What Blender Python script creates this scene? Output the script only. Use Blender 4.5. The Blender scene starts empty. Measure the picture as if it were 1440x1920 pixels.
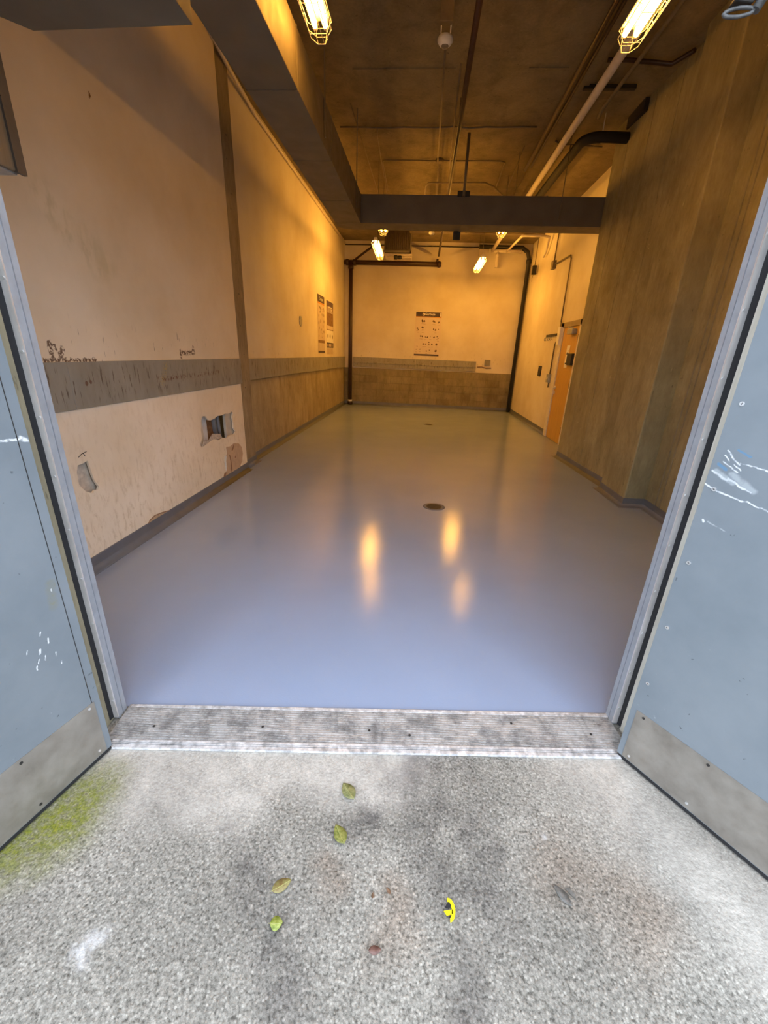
import bpy, bmesh, math, random
from mathutils import Vector, Matrix
random.seed(7)
S = bpy.context.scene
COL = S.collection
# ------------------------------------------------------------------ camera
cam = bpy.data.cameras.new('camera')
cam.sensor_fit = 'HORIZONTAL'; cam.sensor_width = 36.0
cam.lens = 775.0 / 1440.0 * 36.0
cam.clip_start = 0.02; cam.clip_end = 200
co = bpy.data.objects.new('camera', cam); COL.objects.link(co)
cx = Vector((0.99546067, 0.08768785, 0.03699854))
cy = Vector((0.06587607, -0.35425491, -0.93282571))
cz = Vector((-0.06869056, 0.93102862, -0.35842336))
co.matrix_world = Matrix(((cx.x, -cy.x, -cz.x, 0), (cx.y, -cy.y, -cz.y, 0), (cx.z, -cy.z, -cz.z, 1.5), (0, 0, 0, 1)))
S.camera = co
# ------------------------------------------------------------------ sky and exposure
W = bpy.data.worlds.new('overcast'); S.world = W; W.use_nodes = True
bg = W.node_tree.nodes['Background']
bg.inputs[0].default_value = (0.84, 0.94, 1.08, 1); bg.inputs[1].default_value = 4.3
S.view_settings.view_transform = 'Standard'; S.view_settings.look = 'None'
S.view_settings.exposure = 0.0; S.view_settings.gamma = 1.0
S.view_settings.use_curve_mapping = False
LAMP_COLOR = (1.0, 0.45, 0.06); LAMP_LEFT = 52.0; LAMP_NEAR = 66.0; LAMP_MID = 56.0; LAMP_FAR = 190.0  # tube strengths tuned per lamp group to balance near and far walls

# ------------------------------------------------------------------ material helper
class NB:
    def __init__(s, name, rough=0.6, metal=0.0, spec=0.5):
        s.m = bpy.data.materials.new(name); s.m.use_nodes = True
        s.t = s.m.node_tree; s.n = s.t.nodes; s.l = s.t.links
        s.b = s.n['Principled BSDF']
        s.b.inputs['Roughness'].default_value = rough; s.b.inputs['Metallic'].default_value = metal
        s.b.inputs['Specular IOR Level'].default_value = spec
        s.pos = s.n.new('ShaderNodeNewGeometry').outputs['Position']
        s.warp = s.pos
    def put(s, sock, v):
        if hasattr(v, 'is_output'): s.l.new(v, sock)
        elif isinstance(v, (tuple, list)): sock.default_value = tuple(v) + ((1,) if len(sock.default_value) == 4 and len(v) == 3 else ())
        else: sock.default_value = v
    def vscale(s, v, sc):
        n = s.n.new('ShaderNodeVectorMath'); n.operation = 'MULTIPLY'; s.put(n.inputs[0], v); n.inputs[1].default_value = sc; return n.outputs[0]
    def noise(s, scale, detail=3.0, rough=0.55, st=(1, 1, 1), dist=0.0, col=False, vec=None):
        n = s.n.new('ShaderNodeTexNoise'); n.inputs['Scale'].default_value = scale; n.inputs['Detail'].default_value = detail
        n.inputs['Roughness'].default_value = rough; n.inputs['Distortion'].default_value = dist
        v = vec or s.pos
        s.l.new(v if st == (1, 1, 1) else s.vscale(v, st), n.inputs['Vector'])
        return n.outputs['Color' if col else 'Fac']
    def voro(s, scale, col=True, feat='F1'):
        n = s.n.new('ShaderNodeTexVoronoi'); n.inputs['Scale'].default_value = scale; n.feature = feat
        s.l.new(s.pos, n.inputs['Vector']); return n.outputs['Color' if col else 'Distance']
    def math(s, op, a, b=0.0, clamp=False):
        n = s.n.new('ShaderNodeMath'); n.operation = op; n.use_clamp = clamp; s.put(n.inputs[0], a); s.put(n.inputs[1], b); return n.outputs[0]
    def rng(s, f, a, b, c=0.0, d=1.0):
        n = s.n.new('ShaderNodeMapRange'); n.interpolation_type = 'SMOOTHSTEP'; s.put(n.inputs[0], f)
        for i, v in enumerate((a, b, c, d)): n.inputs[i + 1].default_value = v
        return n.outputs[0]
    def ramp(s, f, stops):
        n = s.n.new('ShaderNodeValToRGB'); s.put(n.inputs[0], f); e = n.color_ramp.elements
        while len(e) < len(stops): e.new(0.5)
        for i, (p, c) in enumerate(stops): e[i].position = p; e[i].color = tuple(c) + (1,)
        return n.outputs[0]
    def mix(s, a, b, f, mode='MIX'):
        n = s.n.new('ShaderNodeMix'); n.data_type = 'RGBA'; n.blend_type = mode
        s.put(n.inputs[0], f); s.put(n.inputs[6], a); s.put(n.inputs[7], b); return n.outputs[2]
    def xyz(s, i):
        n = s.n.new('ShaderNodeSeparateXYZ'); s.l.new(s.pos, n.inputs[0]); return n.outputs[i]
    def setwarp(s, scale, amt):
        n = s.noise(scale, 3, col=True); a = s.n.new('ShaderNodeVectorMath'); a.operation = 'SUBTRACT'; s.l.new(n, a.inputs[0]); a.inputs[1].default_value = (.5, .5, .5)
        b = s.n.new('ShaderNodeVectorMath'); b.operation = 'MULTIPLY_ADD'; s.l.new(a.outputs[0], b.inputs[0]); b.inputs[1].default_value = (amt,) * 3; s.l.new(s.pos, b.inputs[2]); s.warp = b.outputs[0]
    def streak(s, A, B, w, soft=0.6):
        """1 on the segment A-B, 0 beyond the width w (a scratch or spot with its own place on the surface)"""
        A = Vector(A); B = Vector(B); d = B - A; L2 = max(d.length_squared, 1e-9)
        sub = s.n.new('ShaderNodeVectorMath'); sub.operation = 'SUBTRACT'; s.l.new(s.warp, sub.inputs[0]); sub.inputs[1].default_value = A
        dot = s.n.new('ShaderNodeVectorMath'); dot.operation = 'DOT_PRODUCT'; s.l.new(sub.outputs[0], dot.inputs[0]); dot.inputs[1].default_value = d / L2
        h = s.math('ADD', dot.outputs['Value'], 0.0, True)
        sc = s.n.new('ShaderNodeVectorMath'); sc.operation = 'SCALE'; sc.inputs[0].default_value = d; s.l.new(h, sc.inputs['Scale'])
        di = s.n.new('ShaderNodeVectorMath'); di.operation = 'DISTANCE'; s.l.new(sub.outputs[0], di.inputs[0]); s.l.new(sc.outputs[0], di.inputs[1])
        return s.rng(di.outputs['Value'], w * (1 - soft), w, 1, 0)
    def union(s, *ms):
        r = ms[0]
        for m in ms[1:]: r = s.math('MAXIMUM', r, m)
        return r
    def bump(s, h, strength=0.3, dist=0.01):
        n = s.n.new('ShaderNodeBump'); n.inputs['Strength'].default_value = strength; n.inputs['Distance'].default_value = dist
        s.put(n.inputs['Height'], h); s.l.new(n.outputs[0], s.b.inputs['Normal']); return s
    def done(s, color, rough=None):
        s.put(s.b.inputs['Base Color'], color)
        if rough is not None: s.put(s.b.inputs['Roughness'], rough)
        return s.m
def plain(name, c, rough=0.55, metal=0.0, var=0.12, scale=14.0, spec=0.5, bump=0.0):
    b = NB(name, rough, metal, spec); f = b.noise(scale, 4)
    lo = tuple(x * (1 - var) for x in c); hi = tuple(min(1, x * (1 + var)) for x in c)
    if bump: b.bump(b.noise(scale * 6, 3), bump, 0.003)
    return b.done(b.ramp(f, [(0.3, lo), (0.7, hi)]))

# ------------------------------------------------------------------ mesh helper
class MB:
    def __init__(s): s.v = []; s.f = []; s.sm = []
    def face(s, idx, smooth=False): s.f.append(idx); s.sm.append(smooth)
    def quad(s, *pts):
        b = len(s.v); s.v += [Vector(p) for p in pts]; s.face(list(range(b, b + len(pts)))); return s
    def box(s, x0, x1, y0, y1, z0, z1):
        return s.prism([(x0, y0), (x1, y0), (x1, y1), (x0, y1)], z0, z1)
    def prism(s, poly, z0, z1, top=None):
        """polygon in plan (counter-clockwise) extruded upwards"""
        n = len(poly); b = len(s.v); top = top or poly
        s.v += [Vector((p[0], p[1], z0)) for p in poly] + [Vector((p[0], p[1], z1)) for p in top]
        s.face([b + i for i in reversed(range(n))]); s.face([b + n + i for i in range(n)])
        for i in range(n): j = (i + 1) % n; s.face([b + i, b + j, b + n + j, b + n + i])
        return s
    def slab(s, o, u, v, w, pts, t):
        """outline pts (a, b) in the plane o + a*u + b*v, given thickness t along w"""
        o, u, v, w = Vector(o), Vector(u), Vector(v), Vector(w); n = len(pts); b = len(s.v)
        P = [o + u * a + v * c for a, c in pts]
        s.v += P + [p + w * t for p in P]
        s.face([b + i for i in reversed(range(n))]); s.face([b + n + i for i in range(n)])
        for i in range(n): j = (i + 1) % n; s.face([b + i, b + j, b + n + j, b + n + i])
        return s
    def tube(s, path, r, n=10, closed=False, caps=True):
        P = [Vector(p) for p in path]; k = len(P); rings = []
        up = None
        for i in range(k):
            if closed: d0 = (P[i] - P[i - 1]).normalized(); d1 = (P[(i + 1) % k] - P[i]).normalized()
            else:
                d0 = (P[i] - P[i - 1]).normalized() if i else (P[1] - P[0]).normalized()
                d1 = (P[i + 1] - P[i]).normalized() if i < k - 1 else d0
            t = (d0 + d1); t = t.normalized() if t.length > 1e-6 else d1
            if up is None: up = t.orthogonal().normalized()
            up = (up - t * up.dot(t)); up = up.normalized() if up.length > 1e-6 else t.orthogonal().normalized()
            sd = t.cross(up); c = max(0.35, math.sqrt(max(0, (1 + d0.dot(d1)) / 2))); rr = r if not isinstance(r, (list, tuple)) else r[i]
            nb = d1 - d0; b = len(s.v)
            for a in range(n):
                an = 2 * math.pi * a / n; q = up * math.cos(an) + sd * math.sin(an)
                if nb.length > 1e-5:
                    m = (nb - t * nb.dot(t)); m = m.normalized() if m.length > 1e-6 else m
                    q = q + m * q.dot(m) * (1 / c - 1)
                s.v.append(P[i] + q * rr)
            rings.append(b)
        for i in range(k if closed else k - 1):
            a, b = rings[i], rings[(i + 1) % k]
            for j in range(n): s.face([a + j, a + (j + 1) % n, b + (j + 1) % n, b + j], True)
        if caps and not closed:
            s.face([rings[0] + j for j in reversed(range(n))]); s.face([rings[-1] + j for j in range(n)])
        return s
    def lathe(s, c, prof, n=20, ax='Z'):
        """profile of (radius, height) turned round the axis through c"""
        c = Vector(c); b = len(s.v)
        for r, h in prof:
            for a in range(n):
                an = 2 * math.pi * a / n; x, y = r * math.cos(an), r * math.sin(an)
                s.v.append(c + (Vector((x, y, h)) if ax == 'Z' else Vector((h, x, y)) if ax == 'X' else Vector((y, h, x))))
        for i in range(len(prof) - 1):
            for j in range(n): s.face([b + i * n + j, b + i * n + (j + 1) % n, b + (i + 1) * n + (j + 1) % n, b + (i + 1) * n + j], True)
        s.face([b + j for j in reversed(range(n))]); e = b + (len(prof) - 1) * n; s.face([e + j for j in range(n)])
        return s
    def build(s, name, mat, parent=None, origin=None, bevel=0.0):
        org = Vector(origin) if origin is not None else Vector((0, 0, 0))
        base = org
        if parent is not None:
            q = parent; base = Vector((0, 0, 0))
            while q is not None: base = base + q.location; q = q.parent
            base = base + org; loc = org
        else: loc = org
        me = bpy.data.meshes.new(name); me.from_pydata([tuple(v - base) for v in s.v], [], s.f)
        me.polygons.foreach_set('use_smooth', s.sm); me.update()
        bm = bmesh.new(); bm.from_mesh(me); bmesh.ops.recalc_face_normals(bm, faces=bm.faces); bm.to_mesh(me); bm.free()
        o = bpy.data.objects.new(name, me); COL.objects.link(o); o.location = loc
        if parent is not None: o.parent = parent
        if mat: me.materials.append(mat)
        if bevel:
            md = o.modifiers.new('bevel', 'BEVEL'); md.width = bevel; md.segments = 2; md.limit_method = 'ANGLE'; md.harden_normals = False
        return o
def tag(o, label=None, cat=None, group=None, kind=None):
    for k, v in (('label', label), ('category', cat), ('group', group), ('kind', kind)):
        if v: o[k] = v
    return o
def empty(name, loc, label=None, cat=None, group=None, kind=None):
    o = bpy.data.objects.new(name, None); COL.objects.link(o); o.location = loc; o.empty_display_size = 0.1
    return tag(o, label, cat, group, kind)
def thing(mb, name, mat, label, cat, origin, group=None, bevel=0.0):
    return tag(mb.build(name, mat, None, origin, bevel), label, cat, group)
def structure(mb, name, mat, label=None, bevel=0.0, parent=None):
    o = mb.build(name, mat, parent, None, bevel)
    if parent is None: o['kind'] = 'structure'
    if label: o['label'] = label
    return o
def plate(outline, holes, t, mapf):
    """flat board with holes: outline and holes are lists of (a, b); mapf turns (a, b, depth) into the room"""
    cu = bpy.data.curves.new('plate', 'CURVE'); cu.dimensions = '2D'; cu.fill_mode = 'BOTH'; cu.extrude = t / 2
    for pts in [outline] + holes:
        sp = cu.splines.new('POLY'); sp.points.add(len(pts) - 1); sp.use_cyclic_u = True
        for p, q in zip(sp.points, pts): p.co = (q[0], q[1], 0, 1)
    tmp = bpy.data.objects.new('plate', cu); me = bpy.data.meshes.new_from_object(tmp)
    mb = MB(); mb.v = [Vector(mapf(v.co.x, v.co.y, v.co.z + t / 2)) for v in me.vertices]
    for p in me.polygons: mb.face(list(p.vertices))
    bpy.data.objects.remove(tmp); bpy.data.curves.remove(cu); bpy.data.meshes.remove(me)
    return mb
def lettering(text, size, o, u, v, w, bold=0.0):
    """flat printed letters as a thin mesh, o = lower middle of the line"""
    cu = bpy.data.curves.new('text', 'FONT'); cu.body = text; cu.size = size; cu.align_x = 'CENTER'; cu.extrude = 0.0006; cu.offset = bold; cu.resolution_u = 3
    tmp = bpy.data.objects.new('text', cu); me = bpy.data.meshes.new_from_object(tmp)
    o, u, v, w = Vector(o), Vector(u), Vector(v), Vector(w)
    mb = MB(); mb.v = [o + u * p.co.x + v * p.co.y + w * (p.co.z + 0.0006) for p in me.vertices]
    for p in me.polygons: mb.face(list(p.vertices))
    bpy.data.objects.remove(tmp); bpy.data.curves.remove(cu); bpy.data.meshes.remove(me)
    return mb
def arc(c, r, a0, a1, n, u, v):
    c, u, v = Vector(c), Vector(u), Vector(v)
    return [c + (u * math.cos(math.radians(a0 + (a1 - a0) * i / n)) + v * math.sin(math.radians(a0 + (a1 - a0) * i / n))) * r for i in range(n + 1)]
X, Y, Z = Vector((1, 0, 0)), Vector((0, 1, 0)), Vector((0, 0, 1))
# front wall frame: U runs along the threshold, NI points into the room
U = Vector((0.9954, 0.0958, 0)); NI = Vector((-0.0958, 0.9954, 0)); FO = Vector((-1.108, 1.108, 0))
def fp(a, n): p = FO + U * a + NI * n; return (p.x, p.y)

# ------------------------------------------------------------------ materials
def m_floor():
    b = NB('epoxy_floor', 0.22, 0, 0.5)
    c = b.ramp(b.noise(0.9, 4), [(0.3, (0.285, 0.35, 0.50)), (0.7, (0.32, 0.39, 0.55))])
    h = b.math('ADD', b.noise(110, 2), b.math('MULTIPLY', b.noise(28, 2), 0.5))
    b.bump(h, 0.10, 0.004)
    return b.done(c, b.rng(b.noise(3, 4), 0.3, 0.7, 0.11, 0.16))
def m_ground():
    b = NB('washed_aggregate_concrete', 0.85, 0, 0.3)
    v = b.n.new('ShaderNodeSeparateColor'); b.l.new(b.voro(150), v.inputs[0])
    edge = b.rng(b.voro(150, False), 0.30, 0.75, 1.0, 0.25)
    sp = b.ramp(v.outputs[0], [(0.0, (0.13, 0.12, 0.105)), (0.16, (0.22, 0.21, 0.19)), (0.5, (0.36, 0.345, 0.315)), (0.82, (0.50, 0.485, 0.45)), (1.0, (0.76, 0.74, 0.69))])
    sp = b.mix((0.085, 0.08, 0.07), sp, edge)
    grit = b.ramp(b.noise(105, 4, 0.7), [(0.36, (0.09, 0.085, 0.075)), (0.47, (0.32, 0.31, 0.285)), (0.60, (0.46, 0.445, 0.41)), (0.74, (0.68, 0.66, 0.61))])
    sp = b.mix(sp, grit, 0.6)
    skin = b.ramp(b.noise(60, 6, 0.7), [(0.3, (0.36, 0.345, 0.32)), (0.7, (0.56, 0.54, 0.505))])
    b.setwarp(3.0, 0.30)
    worn = b.union(b.streak((-1.1, 1.08, 0), (0.0, 1.15, 0), 0.20, 0.95), b.streak((0.78, 1.24, 0), (1.25, 0.55, 0), 0.33, 0.95), b.streak((-0.95, 1.02, 0), (-0.55, 0.98, 0), 0.22, 0.95))
    c = b.mix(sp, skin, b.math('MULTIPLY', worn, b.rng(b.noise(18, 5, 0.65), 0.3, 0.6, 0.45, 0.9)))
    c = b.mix(c, (1.32, 1.32, 1.34), b.math('MULTIPLY', worn, 0.8), 'MULTIPLY')
    # soot and tyre stains
    stain = b.union(b.streak((0.10, 1.2, 0), (0.25, 0.80, 0), 0.26, 0.98), b.streak((0.20, 0.64, 0), (0.21, 0.50, 0), 0.10, 0.95), b.streak((0.34, 0.92, 0), (0.30, 0.70, 0), 0.10, 0.95),
                    b.streak((-0.40, 0.78, 0), (-0.24, 0.46, 0), 0.14, 0.98), b.streak((-0.10, 0.99, 0), (-0.13, 0.9, 0), 0.10, 0.95), b.streak((-0.53, 0.85, 0), (-0.50, 0.84, 0), 0.07, 0.98))
    stain = b.math('MULTIPLY', stain, b.rng(b.noise(7, 6, 0.65), 0.30, 0.66))
    c = b.mix(c, (0.42, 0.41, 0.43), b.math('MULTIPLY', stain, 0.85), 'MULTIPLY')
    big = b.ramp(b.noise(2.3, 6, 0.65), [(0.3, (0.60, 0.58, 0.545)), (0.7, (1.02, 0.985, 0.93))])
    c = b.mix(c, big, 1.0, 'MULTIPLY')
    rust = b.union(b.streak((0.02, 0.72, 0), (0.02, 0.64, 0), 0.10, 0.98), b.streak((0.55, 0.90, 0), (0.74, 0.76, 0), 0.17, 0.98), b.streak((-0.2, 0.78, 0), (-0.18, 0.72, 0), 0.08, 0.98))
    c = b.mix(c, (0.82, 0.66, 0.57), b.math('MULTIPLY', rust, 0.5), 'MULTIPLY')
    moss = b.streak((-1.30, 0.68, 0), (-1.10, 0.86, 0), 0.22, 0.98)
    grain = b.rng(b.noise(34, 6, 0.75), 0.34, 0.62)
    core = b.math('POWER', moss, 1.5)
    c = b.mix(c, (0.60, 0.62, 0.28), b.math('MULTIPLY', moss, 0.6), 'MULTIPLY')
    c = b.mix(c, b.ramp(b.noise(140, 3), [(0.3, (0.09, 0.115, 0.006)), (0.7, (0.27, 0.28, 0.03))]), b.math('MULTIPLY', core, b.math('MULTIPLY', grain, 1.0)))
    wh = b.streak((-0.745, 0.50, 0), (-0.715, 0.565, 0), 0.055, 1.0)
    c = b.mix(c, (0.80, 0.79, 0.80), b.math('MULTIPLY', wh, b.rng(b.noise(40, 5), 0.35, 0.65, 0.1, 0.6)))
    scr = b.union(b.streak((0.50, 1.24, 0), (0.515, 1.02, 0), 0.006, 0.9), b.streak((0.515, 1.04, 0), (0.53, 0.98, 0), 0.012, 0.9))
    c = b.mix(c, (0.62, 0.60, 0.58), b.math('MULTIPLY', scr, 0.6))
    b.bump(b.math('ADD', v.outputs[0], b.noise(105, 3)), 0.5, 0.006)
    return b.done(c)
def m_plaster(name, base, dirt=0.6, peel=False):
    b = NB(name, 0.75, 0, 0.25)
    d = tuple(x * y for x, y in zip(base, (0.86, 0.82, 0.74)))
    c = b.ramp(b.noise(1.3, 5, 0.6), [(0.3, d), (0.65, base)])
    if dirt:
        low = b.rng(b.xyz(2), 0.0, 1.6, 1.0, 0.0)
        run = b.rng(b.noise(24, 6, 0.7, (1, 1, 0.38), 0.5), 0.48, 0.72)
        c = b.mix(c, (base[0] * 0.70, base[1] * 0.64, base[2] * 0.54), b.math('MULTIPLY', run, b.math('MULTIPLY', low, dirt)), 'MIX')
        sc = b.rng(b.noise(46, 3, 0.6, (1, 1, 0.16)), 0.65, 0.72)
        zone = b.rng(b.math('ABSOLUTE', b.math('SUBTRACT', b.xyz(2), 1.4)), 0.05, 0.30, 1.0, 0.0)
        c = b.mix(c, (0.14, 0.09, 0.06), b.math('MULTIPLY', sc, b.math('MULTIPLY', zone, 0.75)))
    if peel:
        b.setwarp(38, 0.05)
        k = b.union(b.streak((-2.2, 2.45, 1.40), (-2.2, 2.45, 1.49), 0.020), b.streak((-2.2, 2.45, 1.49), (-2.2, 2.51, 1.44), 0.014), b.streak((-2.2, 2.51, 1.40), (-2.2, 2.53, 1.45), 0.024),
                    b.streak((-2.2, 3.86, 1.40), (-2.2, 3.86, 1.46), 0.020), b.streak((-2.2, 3.86, 1.43), (-2.2, 4.10, 1.44), 0.027), b.streak((-2.2, 4.08, 1.42), (-2.2, 4.09, 1.49), 0.020),
                    b.streak((-2.2, 2.32, 1.385), (-2.2, 2.8, 1.385), 0.017))
        k = b.math('MULTIPLY', k, b.rng(b.noise(60, 4), 0.40, 0.52))
        c = b.mix(c, (0.17, 0.11, 0.075), k)
        y = b.math('MULTIPLY', b.streak((-2.2, 2.65, 2.25), (-2.2, 3.0, 1.98), 0.16, 0.95), b.rng(b.noise(14, 5, 0.6, (1, 1, 0.5)), 0.45, 0.65))
        y2 = b.math('MULTIPLY', b.streak((-2.2, 2.92, 2.13), (-2.2, 3.08, 1.98), 0.14, 0.95), b.rng(b.noise(9, 5, 0.6, (1, 1, 0.4)), 0.35, 0.6))
        c = b.mix(c, tuple(x * 0.66 for x in base[:2]) + (base[2] * 0.52,), b.math('MULTIPLY', b.union(y, y2), 0.5))
        nick = b.streak((-2.2, 3.19, 2.935), (-2.2, 3.195, 2.955), 0.013)
        c = b.mix(c, (0.20, 0.10, 0.03), nick)
    b.bump(b.noise(55, 4), 0.12, 0.004)
    return b.done(c)
def m_concrete(name, c0, c1, st=(1, 1, 0.13), scale=7.0, bump=0.25):
    b = NB(name, 0.82, 0, 0.25)
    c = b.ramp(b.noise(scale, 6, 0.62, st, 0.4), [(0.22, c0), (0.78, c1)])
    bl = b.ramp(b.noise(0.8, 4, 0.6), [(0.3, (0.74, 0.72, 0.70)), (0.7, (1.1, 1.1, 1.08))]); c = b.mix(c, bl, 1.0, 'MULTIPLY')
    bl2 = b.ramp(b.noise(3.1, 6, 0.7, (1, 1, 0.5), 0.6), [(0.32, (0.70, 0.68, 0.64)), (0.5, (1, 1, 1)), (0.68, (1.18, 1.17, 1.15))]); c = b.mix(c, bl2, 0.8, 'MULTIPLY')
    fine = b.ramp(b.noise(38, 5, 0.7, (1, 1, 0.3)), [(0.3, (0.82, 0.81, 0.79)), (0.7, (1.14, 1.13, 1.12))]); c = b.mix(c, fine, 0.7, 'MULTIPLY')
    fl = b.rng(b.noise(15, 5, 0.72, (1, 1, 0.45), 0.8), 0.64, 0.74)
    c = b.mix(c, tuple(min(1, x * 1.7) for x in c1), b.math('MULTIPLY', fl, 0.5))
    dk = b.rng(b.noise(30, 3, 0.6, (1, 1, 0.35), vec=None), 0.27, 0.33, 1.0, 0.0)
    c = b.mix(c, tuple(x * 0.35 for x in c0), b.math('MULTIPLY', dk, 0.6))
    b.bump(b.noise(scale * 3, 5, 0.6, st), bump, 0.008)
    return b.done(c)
def m_board():
    b = NB('grey_painted_board', 0.6, 0, 0.3)
    c = b.ramp(b.noise(9, 5, 0.6, (1, 1, 0.3)), [(0.3, (0.25, 0.235, 0.20)), (0.7, (0.32, 0.305, 0.265))])
    b.setwarp(30, 0.012)
    zone = b.rng(b.math('ABSOLUTE', b.math('SUBTRACT', b.xyz(2), 1.24)), 0.05, 0.16, 1.0, 0.0)
    sc = b.math('MULTIPLY', b.rng(b.noise(48, 3, 0.6, (1, 1, 0.12)), 0.58, 0.64), zone)
    c = b.mix(c, (0.09, 0.06, 0.045), b.math('MULTIPLY', sc, 0.8))
    x = -2.2
    sp = b.union(b.streak((x, 2.657, 1.241), (x, 2.657, 1.243), 0.020, 0.2), b.streak((x, 2.696, 1.246), (x, 2.696, 1.248), 0.019, 0.2), b.streak((x, 3.086, 1.255), (x, 3.095, 1.275), 0.016, 0.4), b.streak((x, 3.03, 1.25), (x, 3.03, 1.26), 0.008, 0.4))
    c = b.mix(c, (0.15, 0.09, 0.065), sp)
    run = b.math('MULTIPLY', b.streak((x, 3.45, 1.225), (x, 4.55, 1.245), 0.035, 0.8), b.rng(b.noise(42, 4, 0.65, (1, 1, 0.5)), 0.50, 0.60))
    c = b.mix(c, (0.13, 0.055, 0.035), run)
    ye = b.math('MULTIPLY', b.streak((x, 3.50, 1.20), (x, 3.58, 1.33), 0.05, 0.9), b.rng(b.noise(70, 3), 0.45, 0.6))
    c = b.mix(c, (0.46, 0.33, 0.08), b.math('MULTIPLY', ye, 0.6))
    b.bump(b.noise(30, 4, 0.6, (1, 1, 0.3)), 0.1, 0.004)
    return b.done(c)
def m_door(name, marks):
    b = NB(name, 0.42, 0, 0.45)
    c = b.ramp(b.noise(3.2, 5, 0.6), [(0.3, (0.155, 0.183, 0.208)), (0.7, (0.205, 0.232, 0.257))])
    dirt = b.rng(b.noise(30, 5, 0.7), 0.66, 0.78)
    c = b.mix(c, (0.62, 0.66, 0.68), b.math('MULTIPLY', dirt, b.math('MULTIPLY', b.rng(b.xyz(2), 0.3, 0.9, 1.0, 0.15), 0.35)))
    pit = b.rng(b.noise(38, 3), 0.24, 0.28, 1.0, 0.0)
    c = b.mix(c, (0.05, 0.06, 0.07), b.math('MULTIPLY', pit, 0.7))
    b.setwarp(24, 0.018)
    for col, amt, segs in marks:
        k = b.union(*[b.streak(p, q, w, 0.7) for p, q, w in segs])
        c = b.mix(c, col, b.math('MULTIPLY', k, b.rng(b.noise(70, 3), 0.3, 0.5, 1 - amt, amt)))
    b.bump(b.noise(60, 3), 0.06, 0.004)
    return b.done(c)
def m_worn_metal(name, c0, c1, rough=0.5, metal=0.6, scale=8, st=(1, 1, 1)):
    b = NB(name, rough, metal)
    c = b.ramp(b.noise(scale, 6, 0.65, st), [(0.3, c0), (0.7, c1)])
    b.bump(b.noise(scale * 7, 3), 0.08, 0.003)
    return b.done(c, b.rng(b.noise(scale * 2, 4), 0.3, 0.7, max(0.1, rough - 0.12), rough + 0.15))
def m_emit(name, c, s):
    b = NB(name, 0.4); b.put(b.b.inputs['Emission Color'], c); b.b.inputs['Emission Strength'].default_value = s
    return b.done((0.8, 0.8, 0.8))
def m_wood(name, c0, c1):
    b = NB(name, 0.45, 0, 0.4)
    c = b.ramp(b.noise(5, 5, 0.6, (1, 6, 0.35), 1.2), [(0.3, c0), (0.7, c1)])
    return b.done(c)
def m_sill():
    b = NB('worn_aluminium_sill', 0.42, 0.4)
    g = b.rng(b.noise(9, 6, 0.75), 0.36, 0.62)
    line = b.noise(1, 4, 0.7, (2.5, 330, 1))
    c = b.ramp(line, [(0.36, (0.07, 0.065, 0.06)), (0.5, (0.30, 0.29, 0.28)), (0.62, (0.70, 0.70, 0.70))])
    spot = b.ramp(b.noise(70, 5, 0.7), [(0.35, (0.10, 0.095, 0.09)), (0.6, (0.66, 0.65, 0.64))])
    c = b.mix(c, spot, 0.4)
    c = b.mix(b.mix(c, (0.16, 0.15, 0.14), 0.55), b.mix(c, (0.78, 0.78, 0.78), 0.35), g)
    return b.done(c, b.rng(g, 0, 1, 0.7, 0.4))

MF, MG = m_floor(), m_ground()
MPL = m_plaster('cream_plaster', (0.82, 0.72, 0.57), 0.8, True)
MPR = m_plaster('cream_plaster_rear', (0.74, 0.67, 0.55), 0.3)
MPANEL = m_plaster('stained_wall_panel', (0.90, 0.80, 0.66), 0.9)
MCON = m_concrete('board_formed_concrete', (0.27, 0.245, 0.145), (0.42, 0.38, 0.24), (1, 1, 0.42), 4.0, 0.4)
MCOL = m_concrete('column_concrete', (0.25, 0.23, 0.16), (0.38, 0.35, 0.25), (1, 1, 0.42), 4.0, 0.4)
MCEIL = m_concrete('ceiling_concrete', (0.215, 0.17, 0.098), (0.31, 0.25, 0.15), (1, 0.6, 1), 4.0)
MBLK = m_concrete('block_masonry', (0.30, 0.25, 0.165), (0.42, 0.36, 0.25), (1, 1, 0.25), 10)
MPOST = m_concrete('post_concrete', (0.25, 0.205, 0.14), (0.38, 0.32, 0.235), (1, 1, 0.3), 14)
MBRD = m_board()
MCOVE = plain('cove_paint', (0.135, 0.145, 0.172), 0.6, 0, 0.1, 6)
MDUCT = m_worn_metal('galvanised_duct', (0.14, 0.115, 0.085), (0.20, 0.17, 0.13), 0.65, 0.1, 5)
MJAMB = plain('grey_jamb_paint', (0.32, 0.345, 0.385), 0.5, 0, 0.12, 18)
MSTOP = m_worn_metal('aluminium_stop', (0.58, 0.56, 0.55), (0.80, 0.78, 0.77), 0.4, 0.45, 22, (1, 1, 0.3))
MSEAL = plain('black_rubber_seal', (0.012, 0.012, 0.014), 0.7)
MCREAM = m_worn_metal('cream_rabbet_paint', (0.50, 0.49, 0.42), (0.70, 0.70, 0.62), 0.55, 0.0, 20, (1, 1, 0.15))
MKICK = m_worn_metal('scuffed_steel_kick_plate', (0.20, 0.18, 0.155), (0.31, 0.285, 0.25), 0.45, 0.3, 9)
MSCREW = plain('bright_screw', (0.72, 0.72, 0.73), 0.35, 0.7)
MDARK = plain('dark_metal', (0.03, 0.028, 0.026), 0.5, 0.2)
MBROWN = plain('oxide_brown_pipe', (0.040, 0.017, 0.013), 0.4, 0, 0.2, 25)
MWPIPE = plain('white_pipe', (0.66, 0.58, 0.50), 0.45, 0, 0.08)
MWIRE = plain('conduit_grey', (0.20, 0.155, 0.10), 0.55, 0.2)
MWHITE = plain('white_enamel', (0.78, 0.76, 0.72), 0.4, 0, 0.04)
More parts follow.
